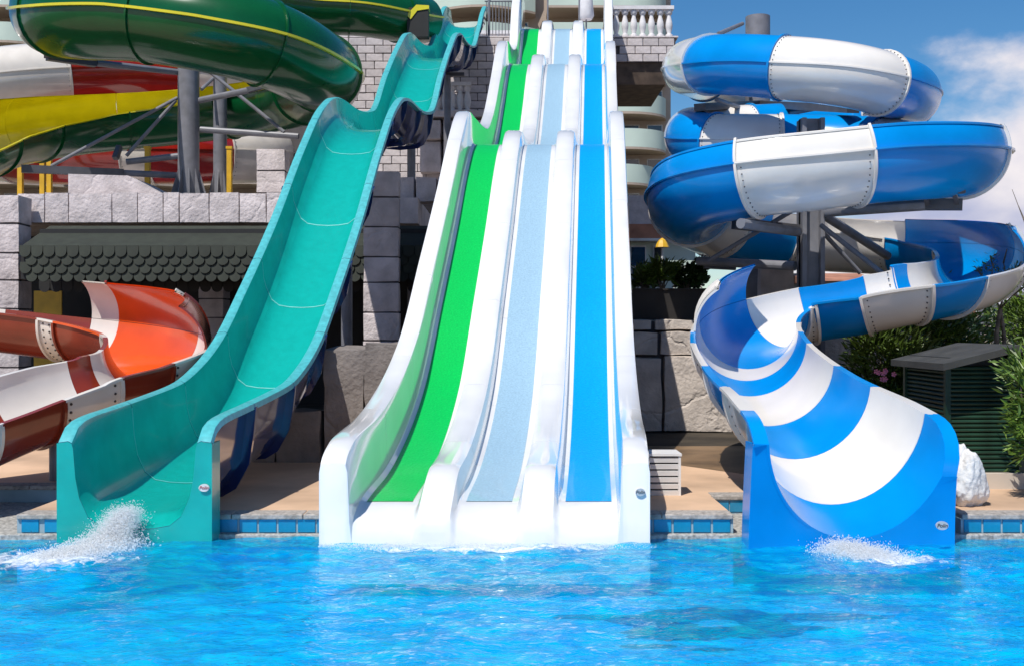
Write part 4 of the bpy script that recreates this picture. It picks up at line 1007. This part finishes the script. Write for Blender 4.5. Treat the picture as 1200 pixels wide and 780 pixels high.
def bush(label, c, r_, n, m, seed, ln=.16, wd=.018, base=DZ, name='bush', flowers=0, up=.35):
    c = Vector(c); t = thing(name, label, 'bush' if name == 'bush' else 'plant', (c.x, c.y, base))
    mm = Mesh(); leaves(mm, c, *r_, n, ln, wd, seed, up); obj('foliage', mm, m, t)
    st = Mesh(); rnd = random.Random(seed+1)
    for _ in range(9):
        e = c + Vector((rnd.uniform(-.6,.6)*r_[0], rnd.uniform(-.6,.6)*r_[1], rnd.uniform(-.2,.6)*r_[2]))
        st.cyl((c.x+rnd.uniform(-.2,.2)*r_[0], c.y, base), e, .018, .008, 5)
    obj('stem', st, M['bark'], t)
    if flowers:
        fm = Mesh()
        for _ in range(flowers):
            q = P(*rnd.choice(((1030,438,1.60),(1036,436,1.6),(1041,440,1.6),(1034,444,1.6)))) + Vector((rnd.gauss(0,.05), rnd.gauss(0,.04), rnd.gauss(0,.04)))
            for a in range(5):
                u = Vector((math.cos(a*1.257), -.4, math.sin(a*1.257))); w2 = Vector((-u.z,0,u.x))
                fm.add([q, q+u*.035+w2*.018, q+u*.05, q+u*.035-w2*.018], [(0,1,2,3)])
        obj('blossom', fm, M['flower'], t)
bush('leafy shrub at the left end of the planter', P(755,330,1.95), (.35,.3,.28), 500, M['leaf'], 3, .2, .03, P(0,339,1.9).z)
bush('spiky bright shrub in the middle of the planter', P(776,325,1.95), (.3,.3,.35), 500, M['leaf'], 5, .22, .03, P(0,339,1.9).z)
bush('dark dense shrub at the right end of the planter', P(806,326,1.95), (.45,.3,.38), 800, M['leaf_dark'], 6, .14, .04, P(0,339,1.9).z)
bush('oleander with pink flowers between blue slide and hut', P(1040,450,1.66), (.75,.6,1.05), 5200, M['leaf'], 11, .19, .024, flowers=9)
bush('bright oleander behind the hut roof', P(1085,412,2.0), (1.3,.8,1.15), 6000, M['leaf'], 12, .22, .028)
bush('oleander crowding under the end of the blue flume', P(1010,420,2.0), (1.0,.7,1.2), 4200, M['leaf'], 13, .2, .024)
bush('dark oleander behind the thin tree on the right', P(1140,400,2.3), (1.6,.8,1.2), 2600, M['leaf_dark'], 14, .2, .025)
bush('low oleander at the right edge behind the roof', P(1215,405,2.1), (1.0,.8,1.2), 4200, M['leaf'], 15, .2, .025)
bush('oleander spilling in front of the hut at the right edge', P(1216,480,1.1), (.40,.35,.70), 1800, M['leaf'], 16, .17, .02)
# spiky plant
yp = thing('yucca', 'dark spiky yucca rising behind the oleanders', 'plant', P(1125,395,2.2))
mm = Mesh(); rnd = random.Random(4); c_ = P(1124,388,2.2)
for i in range(46):
    a = rnd.uniform(0,6.28); e = rnd.uniform(.1,1.3); dr = Vector((math.cos(a)*math.cos(e), math.sin(a)*math.cos(e), math.sin(e))); sd = dr.cross(Vector((0,0,1))).normalized()*.03
    mm.add([c_-sd, c_+sd, c_+dr*.45+sd*.7, c_+dr*.85, c_+dr*.45-sd*.7], [(0,1,2,3,4)])
obj('foliage', mm, M['leaf_dark'], yp); obj('stem', Mesh().cyl((c_.x,c_.y,DZ), c_, .09, .07, 8), M['bark'], yp)
# thin tree at the right
def tree(label, px, dd, base_py, segs, crowns, name='tree'):
    p = P(px, 0, dd); t = thing(name, label, 'tree', (p.x, p.y, DZ)); tr = Mesh()
    for a, b, r0, r1 in segs: tr.cyl(P(*a), P(*b), r0, r1, 7)
    obj('trunk', tr, M['bark'], t, smooth=60); cm_ = Mesh()
    for i, (c, r_, n) in enumerate(crowns): leaves(cm_, P(*c), *r_, n, .10, .016, i+50)
    obj('crown', cm_, M['leaf'], t)
D_ = 1.75
segs = [((1167,470,D_),(1168,390,D_),.05,.045),((1168,390,D_),(1172,362,D_),.045,.035),((1176,470,D_),(1177,395,D_),.045,.04),((1177,395,D_),(1172,360,D_),.04,.03)]
rnd = random.Random(9)
for s, e in [((1172,362),(1160,335)),((1172,362),(1180,330)),((1172,362),(1188,345)),((1160,335),(1150,322)),((1160,335),(1164,312)),((1180,330),(1176,308)),((1180,330),(1190,318)),((1188,345),(1203,335)),((1188,345),(1200,350)),((1164,312),(1160,300)),((1176,308),(1180,292)),((1190,318),(1198,305)),((1150,322),(1142,312)),((1203,335),(1212,318))]:
    segs.append(((*s,D_),(*e,D_+rnd.uniform(-.05,.05)),.02,.009))
tree('thin sparse tree with pale twin trunks behind the hut', 1170, D_, 0, segs, [((1162,318,D_),(.3,.25,.3),80),((1185,318,D_),(.3,.25,.3),80),((1198,330,D_),(.35,.3,.3),260),((1176,335,D_),(.35,.25,.2),60)])
tree('bare twig tree at the far right beside the spiral end', 1205, 1.6, 0, [((1215,470,1.6),(1212,330,1.6),.05,.03),((1212,330,1.6),(1206,270,1.6),.025,.012),((1206,270,1.6),(1192,238,1.6),.012,.005),((1208,280,1.6),(1186,222,1.6),.012,.004),((1212,300,1.6),(1218,240,1.6),.015,.005)], [((1216,320,1.6),(.2,.2,.3),60)])

# ------------------------------------------------------------------ hut
hd = 1.17; hx = P(1110,0,hd).x; hyf = 12*hd; hz0 = P(0,553,hd).z; hz1 = P(0,428,hd).z
hut = thing('slatted_hut', 'dark green slatted hut with grey felt roof at the right', 'hut', (hx+1, hyf+.8, DZ))
obj('plinth', Mesh().box((hx-.08,hyf-.12,DZ-.01),(hx+2.4,hyf+1.7,hz0)), M['far_wall'], hut)
obj('core', Mesh().box((hx+.05,hyf+.05,hz0),(hx+2.2,hyf+1.5,hz1+.1)), M['dark'], hut)
for (a, b) in ((hx,hyf),(hx+.93,hyf),(hx+1.9,hyf),(hx,hyf+1.45)):
    obj('post', Mesh().box((a-.035,b-.035,hz0),(a+.035,b+.035,hz1)), M['slat'], hut)
ns = 24; sh = (hz1-hz0)/ns
def slat_mesh(L_):
    mm = Mesh(); prof = [(.0,0),(-.022,sh*.12),(-.03,sh*.4),(-.022,sh*.75),(0,sh*.9),(.02,sh*.9),(.02,0)]
    loft(mm, [[Vector((x_,a,b)) for a, b in prof] for x_ in (0, L_)], 0); mm.f += [tuple(range(6,-1,-1)), tuple(range(7,14))]; mm.m += [0,0]
    return mm
sA = obj('slat', slat_mesh(.86), M['slat'], hut, smooth=60, local=True); sB = obj('slat', slat_mesh(1.38), M['slat'], hut, smooth=60, local=True)
fa = fb_ = True
for k in range(ns):
    for j in range(2):
        o = sA if fa else sA.copy()
        if not fa: C.objects.link(o)
        fa = False
        o.location = Vector((hx+.035+j*.93, hyf+.02, hz0+k*sh)) - hut.location
    o = sB if fb_ else sB.copy()
    if not fb_: C.objects.link(o)
    fb_ = False
    o.location = Vector((hx+.02, hyf+1.415, hz0+k*sh)) - hut.location; o.rotation_euler = (0,0,rad(-90))
rxp, rz_ = P(1180,0,hd).x, P(0,407,hd-.03).z; ex_, ez_ = P(1093,0,hd).x, P(0,432,hd-.03).z
def slope(xa, za_, xb, zb2, nm):
    mm = Mesh(); th_ = .085
    mm.prism([(xa,hyf-.35,za_),(xb,hyf-.35,zb2),(xb,hyf-.35,zb2+th_),(xa,hyf-.35,za_+th_)], (0,1.9,0)); obj(nm, mm, M['felt'], hut)
slope(ex_, ez_-.02, rxp-.002, rz_-.05, 'roof_panel'); slope(rxp+.002, rz_-.05, 2*rxp-ex_, ez_-.02, 'roof_panel')

# louvred box
lb = thing('louvred_box', 'small white louvred box on the deck beside the white slide', 'box', P(780,578,1.115))
lx0, lx1, ly = P(758,0,1.115).x, P(798,0,1.115).x, 12*1.115; lz0, lz1 = DZ+.0, P(0,531,1.115).z
obj('side_panel', Mesh().box((lx0,ly,lz0),(lx0+.03,ly+.45,lz1-.03)), M['plastic'], lb); obj('side_panel', Mesh().box((lx1-.03,ly,lz0),(lx1,ly+.45,lz1-.03)), M['plastic'], lb)
obj('top', Mesh().box((lx0-.01,ly-.012,lz1-.029),(lx1+.01,ly+.46,lz1)), M['plastic'], lb); obj('back_panel', Mesh().box((lx0+.031,ly+.10,lz0),(lx1-.031,ly+.13,lz1-.03)), M['dark'], lb)
hh = (lz1-.03-lz0)/6
for k in range(6): obj('slat', Mesh().prism([(lx0+.031,ly+.012,lz0+k*hh),(lx0+.031,ly+.06,lz0+k*hh),(lx0+.031,ly+.05,lz0+k*hh+hh*.78),(lx0+.031,ly+.004,lz0+k*hh+hh*.72)], (lx1-lx0-.062,0,0)), M['plastic'], lb)

# ------------------------------------------------------------------ far right: wall, fence, houses
sw_ = thing('garden_wall', 'white cracked stone wall behind the foot of the spiral post', 'wall', P(915,345,2.2))
obj('stone_block', rough_box((P(890,0,2.2).x,26.4,DZ),(P(932,0,2.2).x,26.8,P(0,312,2.2).z), .03, .2, 3), M['stone'], sw_, smooth=50)
lh = thing('low_house', 'low house with a terracotta roof behind the spiral slide', 'house', P(985,340,3.0))
obj('wall', Mesh().box((P(950,0,3.0).x,36,DZ),(P(1030,0,3.0).x,41,P(0,330,3.0).z)), M['far_wall'], lh)
obj('roof', Mesh().prism([(P(945,0,3.0).x,35.6,P(0,330,3.0).z),(P(945,0,3.0).x,38.5,P(0,316,3.0).z),(P(945,0,3.0).x,41.4,P(0,330,3.0).z)], (P(1035,0,3.0).x-P(945,0,3.0).x,0,0)), M['terracotta'], lh)
for i, (a, b, top, dd, mk, lab) in enumerate(((1046,1062,362,9,'far_wall','narrow pale distant house left of the orange one'),(1088,1104,360,10,'yellow_paint','small orange yellow distant house beyond the oleanders'),(1066,1086,366,11,'hotel','low tan distant house between pale and orange ones'),(1106,1140,368,12,'far_wall','wide pale distant house behind the yucca'),(1142,1160,366,14,'hotel','small tan distant house left of the thin tree'))):
    t = thing('distant_house', lab, 'house', P((a+b)/2,386,dd)); xa, xb, y_ = P(a,0,dd).x, P(b,0,dd).x, 12*dd; zt_ = P(0,top,dd).z
    obj('wall', Mesh().box((xa,y_,0),(xb,y_+8,zt_)), M[mk], t)
    obj('roof', Mesh().box((xa-.3,y_-.3,zt_),(xb+.3,y_+8.3,zt_+.3)), M['terracotta'] if i % 2 else M['frame'], t)
    for j in range(2):
        wx = xa+(xb-xa)*(.2+.4*j)
        obj('window', Mesh().box((wx,y_-.05,zt_-1.8),(wx+(xb-xa)*.2,y_-.002,zt_-.6)), M['glass'], t)
fe = thing('fence', 'tall grey post fence beyond the garden on the right', 'fence', P(1150,400,3.2))
for px in (1083,1112,1128,1150,1166,1190,1215): obj('post', Mesh().box((P(px,0,3.2).x-.06,38.34,DZ),(P(px,0,3.2).x+.06,38.46,P(0,343,3.2).z)), M['steel'], fe)
for z_ in (378,386): obj('rail', Mesh().bar(P(1075,z_,3.2),P(1225,z_,3.2),.05,.06), M['steel'], fe)
for i, (px, dd, s) in enumerate(((1195,8,2.2),(1165,10,2.0),(1218,9,2.6),(1120,14,2.6))):
    c_ = P(px,380,dd); t = thing('distant_tree', ['round distant tree at the right edge','small distant tree beside the thin trunk','larger distant tree at the picture edge','distant tree behind the wide pale house'][i], 'tree', (c_.x,c_.y,.16))
    mm = Mesh(); leaves(mm, c_+Vector((0,0,.3)), s, s, s*.7, 500, .6, .2, i+80); obj('crown', mm, M['leaf_dark'], t); obj('trunk', Mesh().cyl((c_.x,c_.y,.16), c_, .18, .1, 7), M['bark'], t)

# ------------------------------------------------------------------ splashes and foam
def foam_mat():
    m = bpy.data.materials.new('white spray'); m.use_nodes = True; n, l = m.node_tree.nodes, m.node_tree.links; n.clear()
    o_ = n.new('ShaderNodeOutputMaterial'); a = n.new('ShaderNodeBsdfDiffuse'); a.inputs[0].default_value = (.95,.96,.97,1); b = n.new('ShaderNodeBsdfTranslucent'); b.inputs[0].default_value = (.95,.97,.98,1)
    x = n.new('ShaderNodeMixShader'); x.inputs[0].default_value = .5; l.new(a.outputs[0], x.inputs[1]); l.new(b.outputs[0], x.inputs[2])
    t = n.new('ShaderNodeBsdfTransparent'); y = n.new('ShaderNodeMixShader'); y.inputs[0].default_value = .6; l.new(t.outputs[0], y.inputs[1]); l.new(x.outputs[0], y.inputs[2]); l.new(y.outputs[0], o_.inputs[0])
    return m
M['foam'] = foam_mat()
def drops(mesh, n, fn, seed):
    rnd = random.Random(seed)
    ico = [Vector(v) for v in ((1,0,0),(-1,0,0),(0,1,0),(0,-1,0),(0,0,1),(0,0,-1))]
    fc_ = [(0,2,4),(2,1,4),(1,3,4),(3,0,4),(2,0,5),(1,2,5),(3,1,5),(0,3,5)]
    for _ in range(n):
        p, r_ = fn(rnd); k = rnd.choice((1,1,1.6,2.6)); g_ = Vector((rnd.gauss(0,1), rnd.gauss(0,.6), rnd.gauss(.3,.7))).normalized()
        mesh.add([p + v*r_ + g_*(v.dot(g_)*r_*(k-1)) for v in ico], fc_)
def foam_sheet(c, rx, ry, seed):
    mm = Mesh(); n = 46
    for j in range(n+1):
        for i in range(n+1):
            x, y = c[0]+rx*(2*i/n-1), c[1]+ry*(2*j/n-1); mm.v.append(Vector((x, y, wave(x, y)+.006)))
    for j in range(n):
        for i in range(n): mm.f.append((j*(n+1)+i, j*(n+1)+i+1, (j+1)*(n+1)+i+1, (j+1)*(n+1)+i)); mm.m.append(0)
    return obj('foam', mm, M['foam_sheet'], kind='stuff', smooth=180, flat=True)
def foam_sheet_mat():
    m = mat('thin foam', (0.86, 0.90, 0.93), 0.4, 0.03, 20); n, l = m.node_tree.nodes, m.node_tree.links; b = n['Principled BSDF']
    tc = n.new('ShaderNodeTexCoord'); no = n.new('ShaderNodeTexNoise'); no.inputs['Scale'].default_value = 9; no.inputs['Detail'].default_value = 9; no.inputs['Roughness'].default_value = .7; no.inputs['Distortion'].default_value = 1.0
    l.new(tc.outputs['Object'], no.inputs['Vector'])
    mp = n.new('ShaderNodeMapping'); mp.inputs['Location'].default_value = (-1,-1,0); mp.inputs['Scale'].default_value = (2,2,0); l.new(tc.outputs['Generated'], mp.inputs[0])
    ln = n.new('ShaderNodeVectorMath'); ln.operation = 'LENGTH'; l.new(mp.outputs[0], ln.inputs[0])
    ma = n.new('ShaderNodeMath'); ma.operation = 'MULTIPLY_ADD'; ma.inputs[1].default_value = -.42; l.new(ln.outputs['Value'], ma.inputs[0]); l.new(no.outputs['Fac'], ma.inputs[2])
    mr = n.new('ShaderNodeMapRange'); mr.inputs['From Min'].default_value = .20; mr.inputs['From Max'].default_value = .44; mr.inputs['To Max'].default_value = .9; l.new(ma.outputs[0], mr.inputs['Value']); l.new(mr.outputs[0], b.inputs['Alpha'])
    return m
M['foam_sheet'] = foam_sheet_mat()
foam_sheet((-4.55, 10.75), 1.0, .65, 1); foam_sheet((3.72, 10.78), .7, .36, 2); foam_sheet((-.25, 11.34), 1.95, .22, 3)
def left_splash(r):
    u = r.random()
    if u < .42:      # the jet leaving the slide
        k = r.random(); c = P(150-28*k, 600+38*k, .965-.02*k); w_ = .13+.05*k
        return c + Vector((r.gauss(0,w_*.62), r.gauss(0,.05), r.gauss(0,.04)+.02)), r.choice((.0015,.002,.003,.003,.004,.005))
    k = r.random(); c = P(140-85*k, 640+32*k, .955-.055*k); c.z = 0
    w_ = .16*(1-.5*k)
    return c + Vector((r.gauss(0,.14), r.gauss(0,w_), abs(r.gauss(0,.05*(1-k)+.012)))), r.choice((.002,.003,.004,.005,.009))*(1-.3*k)
mm = Mesh(); drops(mm, 60000, left_splash, 1)
obj('splash', mm, M['foam'], smooth=180, kind='stuff')
def right_splash(r):
    k = r.random(); c = P(985+40*k, 652+20*k, .93-.03*k); c.z = .0
    return c + Vector((r.gauss(0,.11+.08*k), r.gauss(0,.08), abs(r.gauss(0,.05*(1-.6*k)+.01)))), r.choice((.002,.003,.004,.005,.008))*(1-.3*k)
mm = Mesh(); drops(mm, 20000, right_splash, 2)
obj('splash', mm, M['foam'], smooth=180, kind='stuff')
def lip_foam(r):
    x_ = r.uniform(-2.0, 1.45); y_ = 11.49 - abs(r.gauss(0,.05)); 
    if r.random() < .25: x_ = r.choice((-1.3,-.25,.8)) + r.gauss(0,.22); y_ = 11.47-abs(r.gauss(0,.12))
    return Vector((x_, y_, abs(r.gauss(0,.014)))), r.choice((.002,.003,.003,.005))
mm = Mesh(); drops(mm, 9000, lip_foam, 3)
obj('foam', mm, M['foam'], smooth=180, kind='stuff')
